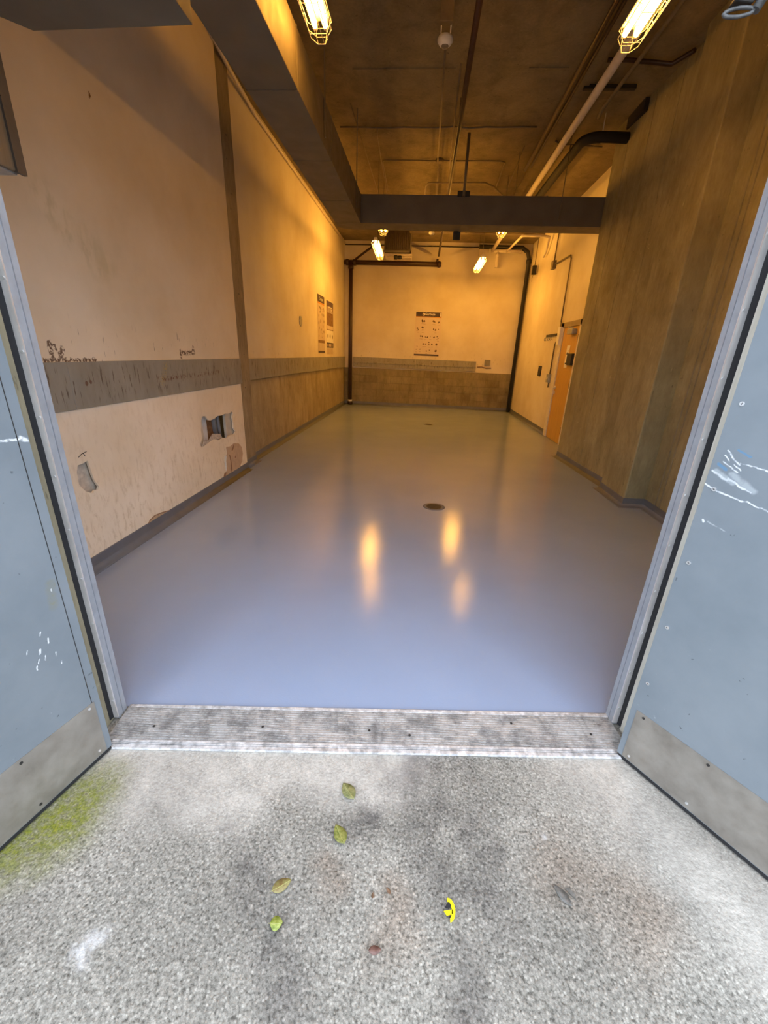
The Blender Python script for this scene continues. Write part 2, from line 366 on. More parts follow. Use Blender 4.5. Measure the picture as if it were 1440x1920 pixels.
MGUARD = plain('guard_wire', (0.85, 0.80, 0.70), 0.4, 0, 0.03)
MTUBE = m_emit('fluorescent_tube', LAMP_COLOR, LAMP_LEFT); MTUBES = {k: m_emit('fluorescent_tube_' + k, LAMP_COLOR, v) for k, v in (('near', LAMP_NEAR), ('mid', LAMP_MID), ('far', LAMP_FAR))}
MWOOD = m_wood('oak_door', (0.50, 0.28, 0.05), (0.64, 0.38, 0.085))
MPLY = m_wood('plywood_box', (0.16, 0.115, 0.07), (0.23, 0.17, 0.11))
MGREYMET = m_worn_metal('grey_metal', (0.30, 0.31, 0.32), (0.46, 0.47, 0.48), 0.4, 0.5, 30)
MPAPER = plain('paper', (0.66, 0.55, 0.45), 0.7, 0, 0.04, 4)
MWPAPER = plain('white_paper', (0.80, 0.76, 0.68), 0.7, 0, 0.04, 4)
MINK = plain('printed_dark', (0.055, 0.035, 0.04), 0.6, 0, 0.2)
MPURP = plain('printed_purple', (0.10, 0.065, 0.10), 0.6, 0, 0.1)
MPIC = m_worn_metal('printed_picture', (0.10, 0.05, 0.02), (0.34, 0.19, 0.09), 0.6, 0, 16)
MSILL = m_sill()

# ================================================================== SETTING
H = 4.32; BACK = 12.95; XL = -2.32; XR = 2.70
mb = MB(); mb.prism([fp(-1.4, 0.2), fp(4.2, 0.2), (3.2, 13.4), (-2.8, 13.4)], -0.15, 0.0)
structure(mb, 'floor', MF, 'glossy blue-grey epoxy floor')
mb = MB(); mb.prism([(-70, -70), (70, -70), (70, 7.9), fp(10.0, 0.012), fp(2.2, 0.012), fp(2.2, 0.21), fp(-0.2, 0.21), fp(-0.2, 0.012), fp(-8, 0.012), (-70, -5.5)], -0.2, -0.002)
structure(mb, 'ground', MG, 'worn aggregate concrete apron outside the doorway')
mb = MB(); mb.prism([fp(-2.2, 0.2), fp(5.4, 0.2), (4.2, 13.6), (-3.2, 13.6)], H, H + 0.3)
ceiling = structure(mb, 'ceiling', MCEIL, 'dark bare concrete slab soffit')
for y, x0, x1 in ((4.72, 0.35, 1.1), (5.75, -0.95, 0.15), (5.75, 0.9, 1.3), (6.35, -2.0, -1.6), (8.9, -2.0, -1.6)):
    m = MB(); m.box(x0, x1, y, y + 0.025, H - 0.010, H + 0.01); m.build('form_ridge', MCEIL, ceiling)
# ---- front wall with the doorway, thickness 0.2
mb = MB()
mb.prism([fp(-7.5, 0), fp(-0.093, 0), fp(-0.093, 0.14), fp(-0.105, 0.215), fp(-7.5, 0.215)], 0, 6.2)
mb.prism([fp(2.115, 0), fp(9.5, 0), fp(9.5, 0.215), fp(2.115, 0.215)], 0, 6.2)
mb.prism([fp(-0.093, 0), fp(2.115, 0), fp(2.115, 0.215), fp(-0.093, 0.215)], 2.60, 6.2)
structure(mb, 'wall_front', MCOL, 'concrete front wall around the loading doorway')
# ---- left wall: structural wall behind, and its claddings
mb = MB(); mb.box(-2.62, -2.42, 0.9, 13.2, 0, 4.6); wl = structure(mb, 'wall_left', MCON, 'left side wall')
A_HOLE = [(2.425, 0.62), (2.43, 0.70), (2.45, 0.742), (2.49, 0.742), (2.538, 0.752), (2.545, 0.70), (2.553, 0.64), (2.562, 0.60), (2.585, 0.555), (2.572, 0.535), (2.545, 0.541), (2.52, 0.528), (2.47, 0.552), (2.44, 0.592)]
B_HOLE = [(4.075, 0.79), (4.115, 0.83), (4.175, 0.822), (4.225, 0.775), (4.27, 0.765), (4.36, 0.772), (4.44, 0.790), (4.53, 0.782), (4.62, 0.790), (4.70, 0.778), (4.80, 0.792), (4.83, 0.765), (4.79, 0.735), (4.815, 0.66), (4.80, 0.60), (4.86, 0.545), (4.80, 0.522), (4.70, 0.532), (4.60, 0.515), (4.50, 0.540), (4.40, 0.528), (4.30, 0.562), (4.20, 0.550), (4.10, 0.532), (4.03, 0.528), (4.00, 0.56), (4.06, 0.62), (4.05, 0.70)]
lp = lambda a, b, d: (-2.215 + d, a, b)
plate([(1.0, 0.03), (5.12, 0.03), (5.12, 1.10), (1.0, 1.10)], [A_HOLE, B_HOLE], 0.015, lp).build('lower_panel', MPANEL, wl)
MB().box(-2.25, -2.200, 1.0, 5.14, 1.37, H).build('upper_panel', MPL, wl)
bd = [(1.0, 2.53), (2.532, 5.15)]
for y0, y1 in bd:
    MB().box(-2.23, -2.188, y0, y1, 1.088, 1.376).build('bumper_board', MBRD, wl, bevel=0.002)
# what the two holes show
MB().box(-2.262, -2.238, 2.36, 2.70, 0.42, 0.82).build('backing_board', plain('grey_gypsum', (0.60, 0.52, 0.43), 0.8, 0, 0.2, 30), wl)
MB().box(-2.240, -2.226, 2.415, 2.455, 0.60, 0.72).build('torn_paper', plain('torn_brown', (0.30, 0.17, 0.10), 0.8), wl)
MB().box(-2.262, -2.242, 3.94, 4.17, 0.45, 0.88).build('inner_board', plain('cream_gypsum', (0.62, 0.55, 0.45), 0.8), wl)
MB().box(-2.30, -2.285, 4.12, 4.34, 0.45, 0.90).build('steel_stud', plain('white_stud', (0.78, 0.76, 0.76), 0.5), wl)
m = MB(); m.slab((-2.33, 0, 0), Y, Z, X, [(4.30, 0.48), (4.62, 0.50), (4.60, 0.70), (4.52, 0.64), (4.47, 0.86), (4.30, 0.86)], 0.02); m.build('brown_sheathing', plain('brown_sheathing', (0.23, 0.115, 0.05), 0.8, 0, 0.35, 30), wl)
MB().tube([(-2.30, 4.565, 0.42), (-2.30, 4.50, 0.90)], 0.03, 10).build('flexible_pipe', plain('grey_flex', (0.19, 0.185, 0.19), 0.5), wl)
MB().tube([(-2.29, 4.64, 0.42), (-2.29, 4.59, 0.90)], 0.022, 10).build('flexible_pipe', bpy.data.materials['grey_flex'], wl)
MB().box(-2.26, -2.232, 4.68, 4.90, 0.45, 0.90).build('inner_board', bpy.data.materials['cream_gypsum'], wl)
MB().tube([(-2.25, 4.765, 0.5), (-2.25, 4.755, 0.8)], 0.014, 8).build('white_cable', MWHITE, wl)
m = MB(); m.slab((-2.212, 0, 0), Y, Z, X, [(4.05, 0.52), (4.32, 0.545), (4.5, 0.535), (4.46, 0.59), (4.3, 0.62), (4.2, 0.565), (4.1, 0.58)], 0.01); m.build('crumbled_plaster', plain('crumbled', (0.50, 0.43, 0.36), 0.9, 0, 0.35, 60), wl)
# delaminated patch and flaking skirting edge
m = MB(); m.slab((-2.2005, 0, 0), Y, Z, X, [(4.44, 0.09), (4.50, 0.13), (4.53, 0.20), (4.52, 0.30), (4.57, 0.34), (4.56, 0.42), (4.66, 0.405), (4.78, 0.42), (4.90, 0.395), (4.985, 0.33), (5.0, 0.24), (4.95, 0.15), (4.86, 0.085)], 0.004); m.build('bare_gypsum_patch', plain('bare_gypsum', (0.56, 0.40, 0.27), 0.85, 0, 0.12, 12), wl)
for pts in ([(4.62, 0.10), (4.66, 0.13), (4.655, 0.22), (4.64, 0.30), (4.615, 0.32), (4.635, 0.22)], [(4.76, 0.25), (4.79, 0.27), (4.785, 0.235)], [(4.69, 0.35), (4.77, 0.42), (4.755, 0.375), (4.725, 0.345)], [(4.41, 0.09), (4.455, 0.14), (4.50, 0.135), (4.47, 0.085)]):
    m = MB(); m.slab((-2.1965, 0, 0), Y, Z, X, pts, 0.002); m.build('torn_paper', bpy.data.materials['torn_brown'], wl)
for pts in ([(4.50, 0.33), (4.545, 0.32), (4.52, 0.26), (4.53, 0.20), (4.50, 0.15), (4.49, 0.22)],):
    m = MB(); m.slab((-2.1985, 0, 0), Y, Z, X, pts, 0.006); m.build('paint_flake', MWHITE, wl)
m = MB(); m.slab((-2.203, 0, 0), Y, Z, X, [(3.0, 0.075), (3.03, 0.105), (3.10, 0.125), (3.2, 0.118), (3.3, 0.10), (3.42, 0.085), (3.44, 0.07)], 0.005); m.build('torn_paper', plain('peeled_edge', (0.46, 0.34, 0.22), 0.85, 0, 0.3, 40), wl)
m = MB(); m.tube([(-2.198, 3.0, 0.08), (-2.198, 3.05, 0.115), (-2.198, 3.12, 0.128), (-2.198, 3.22, 0.117), (-2.198, 3.33, 0.094), (-2.198, 3.44, 0.082)], 0.004, 6); m.build('crack_edge', bpy.data.materials['torn_brown'], wl)
m = MB(); m.tube([(-2.2, 2.47, 0.79), (-2.2, 2.50, 0.805), (-2.2, 2.545, 0.812)], 0.0025, 6); m.tube([(-2.2, 2.515, 0.808), (-2.2, 2.525, 0.785)], 0.0025, 6); m.build('crack_edge', MDARK, wl)
# concrete post between the two bays
MB().box(-2.46, -2.255, 5.14, 5.56, 0, H).build('post', MPOST, wl)
for z in (0.72, 1.02, 1.42, 1.75, 2.1, 2.42, 2.95, 3.1, 3.4, 3.62):
    MB().lathe((-2.256, 5.40 + random.uniform(-.03, .05), z), [(0.010, 0), (0.010, 0.002)], 8, 'X').build('bolt_hole', MDARK, wl)
# rear bay
MB().box(-2.46, XL, 5.5, 13.0, 1.36, H).build('rear_upper_plaster', MPR, wl)
MB().box(-2.46, XL, 5.5, 13.0, 0, 1.36).build('rear_lower_concrete', MBLK, wl)
for y0, y1, z0 in ((5.56, 8.6, 1.095), (8.603, 11.85, 1.085), (11.853, 12.90, 1.07)):
    MB().box(XL, XL + 0.035, y0, y1, z0, 1.365).build('bumper_board', MBRD, wl, bevel=0.003)
# ---- back wall: plaster over coursed blocks, board on top
mb = MB(); mb.box(-2.7, 3.0, BACK, BACK + 0.25, 1.06, 4.6); mb.box(-2.7, 3.0, BACK + 0.02, BACK + 0.25, 0, 1.07)
wb = structure(mb, 'wall_back', MPR, 'plastered back wall over a bare block base')
MB().box(XL, XR, BACK - 0.002, BACK + 0.03, 0, 1.066).build('mortar', plain('mortar', (0.17, 0.145, 0.09), 0.9), wb)
blk = {}
MBV = [m_concrete('block_masonry_%s' % n, c0, c1, (1, 1, 0.25), 10) for n, c0, c1 in (('a', (0.20, 0.17, 0.10), (0.28, 0.24, 0.15)), ('b', (0.185, 0.155, 0.09), (0.26, 0.22, 0.135)), ('c', (0.215, 0.185, 0.11), (0.295, 0.255, 0.16)))]
for r in range(5):
    z0 = 0.065 + r * 0.20; xx = XL - 0.2 * (r % 2) + 0.0
    while xx < XR:
        a, b_ = max(xx, XL) + 0.002, min(xx + 0.40, XR) - 0.002
        if b_ - a > 0.03:
            d = random.choice((0.0, 0.002, 0.004))
            MB().box(a, b_, BACK - 0.006 - d, BACK + 0.03, z0 + 0.002, z0 + 0.198).build('block', random.choice(MBV), wb, bevel=0.003)
        xx += 0.40
for a, b_ in ((-2.06, -0.2), (-0.197, 1.55)):
    MB().box(a, b_, BACK - 0.035, BACK, 1.10, 1.372).build('bumper_board', MBRD, wb, bevel=0.003)
    MB().box(a, b_, BACK - 0.046, BACK - 0.03, 1.20, 1.235).build('board_batten', MBRD, wb, bevel=0.003)
# ---- right wall, the pier in front of it and the near concrete wall
mb = MB(); mb.box(XR, XR + 0.2, 6.6, 13.2, 0, 4.6); wr = structure(mb, 'wall_right', MPR, 'plastered right side wall')
PIER = [(2.44, 5.19), (2.32, 6.97), (2.75, 6.97), (2.75, 5.19)]
mb = MB(); mb.prism([PIER[0], PIER[3], PIER[2], PIER[1]], 0, H + 0.05)
for z0, z1, y0, y1 in ((4.16, 4.33, 6.28, 6.72),): pass
pier = structure(mb, 'wall_right_pier', MCON, 'board-marked concrete pier on the right')
mb = MB(); mb.prism([(2.325, 5.19), (2.325, 4.56), (2.9, 4.60), (2.9, 5.19)][::-1], 0, H + 0.05)
structure(mb, 'pillar_right', MCON, 'projecting concrete pillar on the right', bevel=0.012)
mb = MB(); mb.prism([(2.56, 4.62), (2.56, 1.2), (2.85, 1.2), (2.85, 4.62)][::-1], 0, H + 0.05)
wn = structure(mb, 'wall_right_near', MCON, 'near concrete wall on the right')
for y in (4.36, 4.28): MB().box(2.552, 2.575, y, y + 0.012, 0.1, H).build('form_ridge', MCOL, wn)
for t in (0.25, 0.52, 0.8):
    x = 2.44 + (2.32 - 2.44) * t; y = 5.19 + 1.78 * t
    MB().box(x - 0.004, x + 0.02, y, y + 0.010, 0.1, H).build('form_ridge', MCON, pier)
MB().box(2.318, 2.40, 6.27, 6.70, 4.19, 4.31).build('pocket_shade_block', plain('pocket_painted_shade', (0.03, 0.02, 0.016), 0.9), pier)  # solid dark block, its colour painting the shade inside the recess
# ---- cove base: swept profile
def cove(name, line, side, mat=MCOVE, h=0.095, toe=0.05):
    prof = [(0.0, h + 0.004), (0.006, h), (0.007, 0.055)] + [(0.007 + 0.043 * (1 - math.cos(math.radians(a))), 0.055 - 0.050 * math.sin(math.radians(a))) for a in (22, 45, 68, 90)] + [(toe + 0.012, 0.0), (-0.03, -0.01), (-0.03, h + 0.004)]
    P = [Vector((p[0], p[1], 0)) for p in line]; m = MB(); rings = []
    for i, p in enumerate(P):
        d0 = (P[i] - P[i - 1]).normalized() if i else (P[1] - P[0]).normalized()
        d1 = (P[i + 1] - P[i]).normalized() if i < len(P) - 1 else d0
        n0 = Vector((-d0.y, d0.x, 0)) * side; n1 = Vector((-d1.y, d1.x, 0)) * side
        mv = (n0 + n1); mv = mv / max(0.3, mv.length_squared / 2)
        b = len(m.v); m.v += [p + mv * a + Z * zz for a, zz in prof]; rings.append(b)
    n = len(prof)
    for i in range(len(P) - 1):
        for j in range(n): m.face([rings[i] + j, rings[i] + (j + 1) % n, rings[i + 1] + (j + 1) % n, rings[i + 1] + j], 2 < j < 8)
    m.face([rings[0] + j for j in range(n)]); m.face([rings[-1] + j for j in reversed(range(n))])
    o = m.build(name, mat); o['kind'] = 'structure'; return o
cove('baseboard_left', [(-2.2, 1.15), (-2.2, 5.13)], -1)
cove('baseboard_left_rear', [(-2.255, 5.15), (-2.255, 5.56), (XL, 5.561), (XL, BACK)], -1)
cove('baseboard_back', [(XL, BACK - 0.006), (XR, BACK - 0.006)], -1)
cove('baseboard_right', [(XR, BACK), (XR, 8.93)], -1)
cove('baseboard_right_near', [(2.75, 6.972), (2.32, 6.97), (2.44, 5.192), (2.325, 5.19), (2.325, 4.56), (2.56, 4.575), (2.56, 1.5)], -1)

# ================================================================== DOORWAY
# left frame (trim_1) and right frame (trim_2): stop, seal and rabbet as separate strips
def frame(name, P0, P1, W2, R0, R1, label):
    P0, P1, W2, R0, R1 = [Vector((p[0], p[1], 0)) for p in (P0, P1, W2, R0, R1)]
    out = (W2 - P1).normalized(); T = 2.60
    def pr(pts): return [(p.x, p.y) for p in pts]
    m = MB(); m.prism(pr([P1, P0, P0 + out * 0.10, P1 + out * 0.10 + (P0 - P1) * 0.2]), 0, T)
    o = m.build(name, MJAMB); o['kind'] = 'structure'; o['label'] = label
    f = (P1 - P0).normalized()
    m = MB(); m.prism(pr([P1 + f * 0.006, P1, W2, W2 + f * 0.006]), 0.012, T); m.build('stop_strip', MSTOP, o)
    m = MB(); m.prism(pr([W2 + f * 0.003, W2, W2 + out * 0.03, R0 + out * 0.02, R0 + f * 0.004]), 0.012, T); m.build('weather_seal', MSEAL, o)
    m = MB(); m.prism(pr([R0, R0 + out * 0.05, R1 + out * 0.05, R1]), 0.0, T); m.build('rabbet', MCREAM, o)
    # fold line on the return
    mid = P0.lerp(P1, 0.45)
    m = MB(); m.prism(pr([mid - out * 0.001, mid + (P1 - P0) * 0.06 - out * 0.001, mid + (P1 - P0) * 0.06 + out * 0.01, mid + out * 0.01]), 0.0, T); m.build('fold_line', plain('jamb_fold', (0.20, 0.22, 0.25), 0.5), o)
    c = P1.lerp(W2, 0.35) + f * 0.006
    k = 0
    for z in [0.10 + 0.195 * i for i in range(12)]:
        mm = MB(); mm.slab((c.x, c.y, z), out, Z, f, [(0.0042 * math.cos(a * math.pi / 4), 0.0042 * math.sin(a * math.pi / 4)) for a in range(8)], 0.003); mm.build('screw', MSCREW, o)
    # hinge mortises
    for z in (0.30, 1.0, 1.62):
        q = R0.lerp(R1, 0.25); q2 = R0.lerp(R1, 0.95)
        mm = MB(); mm.prism(pr([q - out * 0.002, q2 - out * 0.002, q2 + out * 0.004, q + out * 0.004]), z, z + 0.12); mm.build('hinge_mortise', plain('mortise_steel', (0.16, 0.16, 0.17), 0.5, 0.4), o)
    return o
frame('trim_1', (-1.195, 1.290), (-1.190, 1.2355), (-1.208, 1.234), (-1.212, 1.209), (-1.196, 1.076), 'grey steel frame of the left leaf')
frame('trim_2', (0.936, 1.516), (0.941, 1.466), (0.961, 1.468), (0.967, 1.443), (0.978, 1.302), 'grey steel frame of the right leaf')
def head():
    m = MB(); m.prism([fp(-0.1, 0.0), fp(2.1, 0.0), fp(2.1, 0.2), fp(-0.1, 0.2)], 2.56, 2.61); o = m.build('trim_3', MJAMB); o['kind'] = 'structure'; o['label'] = 'head of the door frame'
head()
def leaf(name, corner, d, out, L, marks, label, seam):
    c = Vector((corner[0], corner[1], 0)); d = Vector((d[0], d[1], 0)).normalized(); out = Vector((out[0], out[1], 0)).normalized(); inn = -out
    mat = m_door(name + '_paint', marks)
    m = MB(); m.slab(c + Z * 0.02, d, Z, out, [(0, 0), (L, 0), (L, 2.53), (0, 2.53)], 0.045)
    o = m.build(name, mat); o['kind'] = 'structure'; o['label'] = label
    k = MB(); k.slab(c + Z * 0.02 + inn * 0.0003, d, Z, inn, [(0.022, 0.004), (L - 0.02, 0.004), (L - 0.02, 0.243), (0.022, 0.243)], 0.0018); kp = k.build('kick_plate', MKICK, o)
    for a in (0.05, 0.26, 0.50, 0.76):
        for zz in (0.045, 0.248):
            mm = MB(); mm.slab(c + d * (a + random.uniform(-.01, .01)) + Z * zz + inn * 0.002, d, Z, inn, [(0.005 * math.cos(t * math.pi / 4), 0.005 * math.sin(t * math.pi / 4)) for t in range(8)], 0.0022); mm.build('screw', MSCREW if random.random() < .6 else MDARK, kp)
    b = MB(); b.slab(c + Z * 0.006, d, Z, out, [(0.005, 0), (L, 0), (L, 0.014), (0.005, 0.014)], 0.04); b.build('bottom_sweep', MSEAL, o)
    if seam:
        g = MB(); g.slab(c + d * 0.028 + Z * 0.03 + inn * 0.0002, d, Z, inn, [(0, 0), (0.0022, 0), (0.0022, 2.49), (0, 2.49)], 0.0006); g.build('edge_seam', MDARK, o)
    return o, c, d, inn
LS = Vector((-1.119, 1.098, 0)); LD = Vector((-0.235, -0.972, 0)); RS = Vector((0.894, 1.308, 0)); RD = Vector((0.576, -0.8175, 0))
def lpnt(a, z): p = LS + LD * a; return (p.x, p.y, z)
def rpnt(a, z): p = RS + RD * a; return (p.x, p.y, z)
WH = (0.80, 0.83, 0.86); BL = (0.10, 0.22, 0.36)
rm = [(WH, 0.75, [(rpnt(0.03, 1.27), rpnt(0.07, 1.235), 0.003), (rpnt(0.028, 1.255), rpnt(0.075, 1.222), 0.0025), (rpnt(0.03, 1.235), rpnt(0.07, 1.215), 0.003), (rpnt(0.07, 1.24), rpnt(0.20, 1.23), 0.003), (rpnt(0.01, 1.205), rpnt(0.055, 1.185), 0.004), (rpnt(0.055, 1.19), rpnt(0.115, 1.165), 0.004), (rpnt(0.0, 1.16), rpnt(0.05, 1.145), 0.004), (rpnt(0.05, 1.145), rpnt(0.24, 1.115), 0.003), (rpnt(0.025, 1.05), rpnt(0.03, 1.045), 0.005)]),
      ((0.42, 0.46, 0.49), 0.6, [(rpnt(0.02, 1.205), rpnt(0.07, 1.18), 0.010), (rpnt(0.06, 1.205), rpnt(0.12, 1.17), 0.013), (rpnt(0.04, 1.05), rpnt(0.10, 1.03), 0.003)]),
      (BL, 0.8, [(rpnt(0.055, 1.275), rpnt(0.085, 1.265), 0.005), (rpnt(0.02, 1.225), rpnt(0.04, 1.215), 0.007)])]
lm = [(WH, 0.85, [(lpnt(0.008, 1.23), lpnt(0.02, 1.235), 0.009), (lpnt(0.02, 1.233), lpnt(0.2, 1.245), 0.0045), (lpnt(0.05, 0.76), lpnt(0.05, 0.75), 0.003)] + [(lpnt(a, z), lpnt(a + 0.003, z - 0.012), w) for a, z, w in ((0.10, 0.60, .004), (0.115, 0.64, .003), (0.13, 0.58, .005), (0.14, 0.55, .003), (0.12, 0.55, .003), (0.15, 0.53, .004), (0.09, 0.54, .002), (0.16, 0.60, .003), (0.08, 0.50, .003))]),
      ((0.22, 0.21, 0.14), 0.3, [(lpnt(0.05, 0.78), lpnt(0.06, 0.70), 0.02)])]
d1, *_ = leaf('door_1', LS, LD, (-0.972, 0.235), 1.0, lm, 'open left leaf of the grey-blue steel double door', True)
d2, c2, dd2, in2 = leaf('door_2', RS, RD, (0.8175, 0.576), 1.0, rm, 'open right leaf of the grey-blue steel double door', False)
for a, z in ((0.014, 1.404), (0.016, 1.151), (0.015, 0.898), (0.016, 0.645), (0.015, 0.395), (0.12, 1.66), (0.04, 1.66)):
    p = c2 + dd2 * (a + 0.012) + Z * z
    m = MB(); m.slab(p + in2 * 0.0005, dd2, Z, in2, [(0.0065 * math.cos(t * math.pi / 6), 0.0065 * math.sin(t * math.pi / 6)) for t in range(12)], 0.002); sc = m.build('screw', MSCREW, d2)
    m = MB()
    for a0 in (0, 1):
        u, v = (dd2, Z) if a0 else (Z, dd2)
        m.slab(p + in2 * 0.0026, u, v, in2, [(-0.003, -0.0006), (0.003, -0.0006), (0.003, 0.0006), (-0.003, 0.0006)], 0.0003)
    m.build('screw_slot', MDARK, sc)
# ribbed threshold
sill = empty('threshold', (*fp(1.0, 0.1), 0.0), 'scuffed ribbed aluminium threshold across the doorway', 'threshold')
m = MB(); m.prism([fp(-0.06, 0.01), fp(2.075, 0.01), fp(2.075, 0.212), fp(-0.06, 0.205)], 0.0, 0.007); m.build('sill_plate', MSILL, sill)
for n0, n1 in ((-0.012, 0.004), (0.0065, 0.0125), (0.015, 0.026)):
    m = MB(); m.prism([fp(-0.03, n0), fp(2.06, n0), fp(2.06, n1), fp(-0.03, n1)], 0.0, 0.010, [fp(-0.03, n0 + 0.001), fp(2.06, n0 + 0.001), fp(2.06, n1 - 0.001), fp(-0.03, n1 - 0.001)]); m.build('nosing', plain('bright_nosing', (0.62, 0.62, 0.63), 0.4, 0.3, 0.45, 40), sill)
m = MB(); m.prism([fp(-0.05, 0.190), fp(2.075, 0.190), fp(2.075, 0.206), fp(-0.05, 0.202)], 0.0, 0.010); m.build('rear_lip', bpy.data.materials['bright_nosing'], sill)
for i in range(13):
    n = 0.036 + i * 0.0118
    m = MB(); m.prism([fp(-0.05, n), fp(2.07, n), fp(2.07, n + 0.005), fp(-0.05, n + 0.005)], 0.006, 0.0095); m.build('rib', MSILL, sill)
for a in (0.10, 0.55, 1.0, 1.17, 1.62, 1.95):
    p = fp(a, 0.055 + 0.09 * random.random()); m = MB().lathe((p[0], p[1], 0.0085), [(0.0055, 0), (0.0055, 0.002), (0.004, 0.0026)], 10); m.build('screw', MDARK, sill)
# hanging latch fitting at the door head, right
lt = empty('door_latch', (0.76, 1.45, 2.56), 'grey metal latch loop hanging from the door head at upper right', 'latch')
MLAT = m_worn_metal('tarnished_latch', (0.05, 0.05, 0.05), (0.16, 0.16, 0.16), 0.5, 0.4, 60)
MB().box(0.70, 0.86, 1.42, 1.50, 2.53, 2.563).build('mounting_plate', MLAT, lt, bevel=0.004)
MB().tube([(0.80, 1.46, 2.53), (0.80, 1.46, 2.42), (0.785, 1.46, 2.375), (0.755, 1.46, 2.318)], 0.011, 8).build('arm', MLAT, lt)
m = MB(); m.tube([(0.718 + 0.034 * math.cos(a * math.pi / 8), 1.46, 2.315 + 0.008 * math.sin(a * math.pi / 8) + 0.10 * 0.034 * math.cos(a * math.pi / 8)) for a in range(16)], 0.0042, 8, True); m.build('loop', MLAT, lt)
m = MB(); m.slab((0, 1.455, 0), X, Z, Y, [(0.70, 2.335), (0.745, 2.33), (0.765, 2.36), (0.79, 2.44), (0.745, 2.44), (0.72, 2.37)], 0.03); m.build('latch_body', MDARK, lt, bevel=0.004)

# ================================================================== CEILING SERVICES
# large sheet-metal duct: long leg above the left wall, turning across the room
dz0, dz1 = 3.238, 3.585
DL, DR, CF, CB = -1.395, -1.018, 6.99, 7.335
du = empty('air_duct', (-1.2, 4.0, dz0), 'large grey sheet metal duct along the left wall turning across the room', 'duct')
ys = [1.32, 2.55, 3.78, 4.95, 6.08, CF]
for a, b_ in zip(ys[:-1], ys[1:]):
    MB().box(DL, DR, a + 0.002, b_ - 0.002, dz0, dz1).build('duct_section', MDUCT, du, bevel=0.004)
m = MB(); m.prism([(DL, CF + 0.002), (DR, CF + 0.002), (DR + 0.02, CF + 0.002), (DR + 0.02, CB), (DL + 0.20, CB)] + [(DL + 0.20 + 0.20 * math.cos(math.radians(t)), CB - 0.20 + 0.20 * math.sin(math.radians(t))) for t in (110, 130, 150, 170)], dz0, dz1); m.build('duct_elbow', MDUCT, du)
xs = [DR + 0.022, 0.42, 1.55, 2.66]
for a, b_ in zip(xs[:-1], xs[1:]):
    MB().box(a, b_ - 0.004, CF, CB, dz0, dz1).build('duct_section', MDUCT, du, bevel=0.004)
for y in ys[1:-1]:
    m = MB(); m.box(DL - 0.004, DR + 0.004, y - 0.006, y + 0.006, dz0 - 0.003, dz1 + 0.003); m.build('seam', MDUCT, du)
for x in xs[1:-1]:
    m = MB(); m.box(x - 0.012, x + 0.008, CF - 0.006, CB + 0.006, dz0 - 0.004, dz1 + 0.004); m.build('seam', MDUCT, du)
for y in (2.6, 4.62, 6.5):
    for x in (DL - 0.010, DR + 0.010):
        MB().box(x - 0.004, x + 0.004, y, y + 0.025, 3.30, H).build('hanger_strap', MDUCT, du)
MB().tube([(0.418, CF - 0.02, dz1 - 0.02), (0.418, CF - 0.02, H - 0.06)], 0.020, 8).build('drop_rod', MWIRE, du)
for x in (1.75,):
    MB().tube([(x, CF - 0.012, 3.30), (x, CF - 0.012, H)], 0.006, 6).build('hanger_rod', MWIRE, du)
MB().box(0.33, 0.50, CF - 0.022, CF - 0.002, dz1 - 0.02, dz1 + 0.045).build('clamp', MDARK, du, bevel=0.004)
MB().box(0.33, 0.44, CB + 0.002, CB + 0.03, dz0 - 0.11, dz0 + 0.06).build('clamp', MDARK, du, bevel=0.004)
# grey duct end above the doorway, upper left
m = MB(); m.prism([(-1.95, 1.30), (-1.062, 1.36), (-1.062, 2.29), (-1.80, 2.31), (-1.88, 2.22), (-1.95, 2.10)], 2.765, 3.20)
thing(m, 'duct_box', MDUCT, 'grey sheet metal duct box above the doorway at upper left', 'duct', (-1.5, 1.8, 2.765), None, 0.004)
m = MB(); m.box(-2.186, -1.645, 1.28, 1.90, 2.115, 2.72)
bx = empty('wall_cabinet', (-1.9, 1.6, 2.115), 'brown wooden box high on the left wall beside the doorway', 'cabinet')
m.build('body', MPLY, bx, bevel=0.006)
MB().box(-2.186, -1.66, 1.29, 1.885, 2.108, 2.117).build('bottom_plate', MGREYMET, bx)
MB().box(-1.652, -1.636, 1.865, 1.908, 2.112, 2.72).build('edge_trim', plain('dark_trim', (0.09, 0.07, 0.055), 0.6), bx)

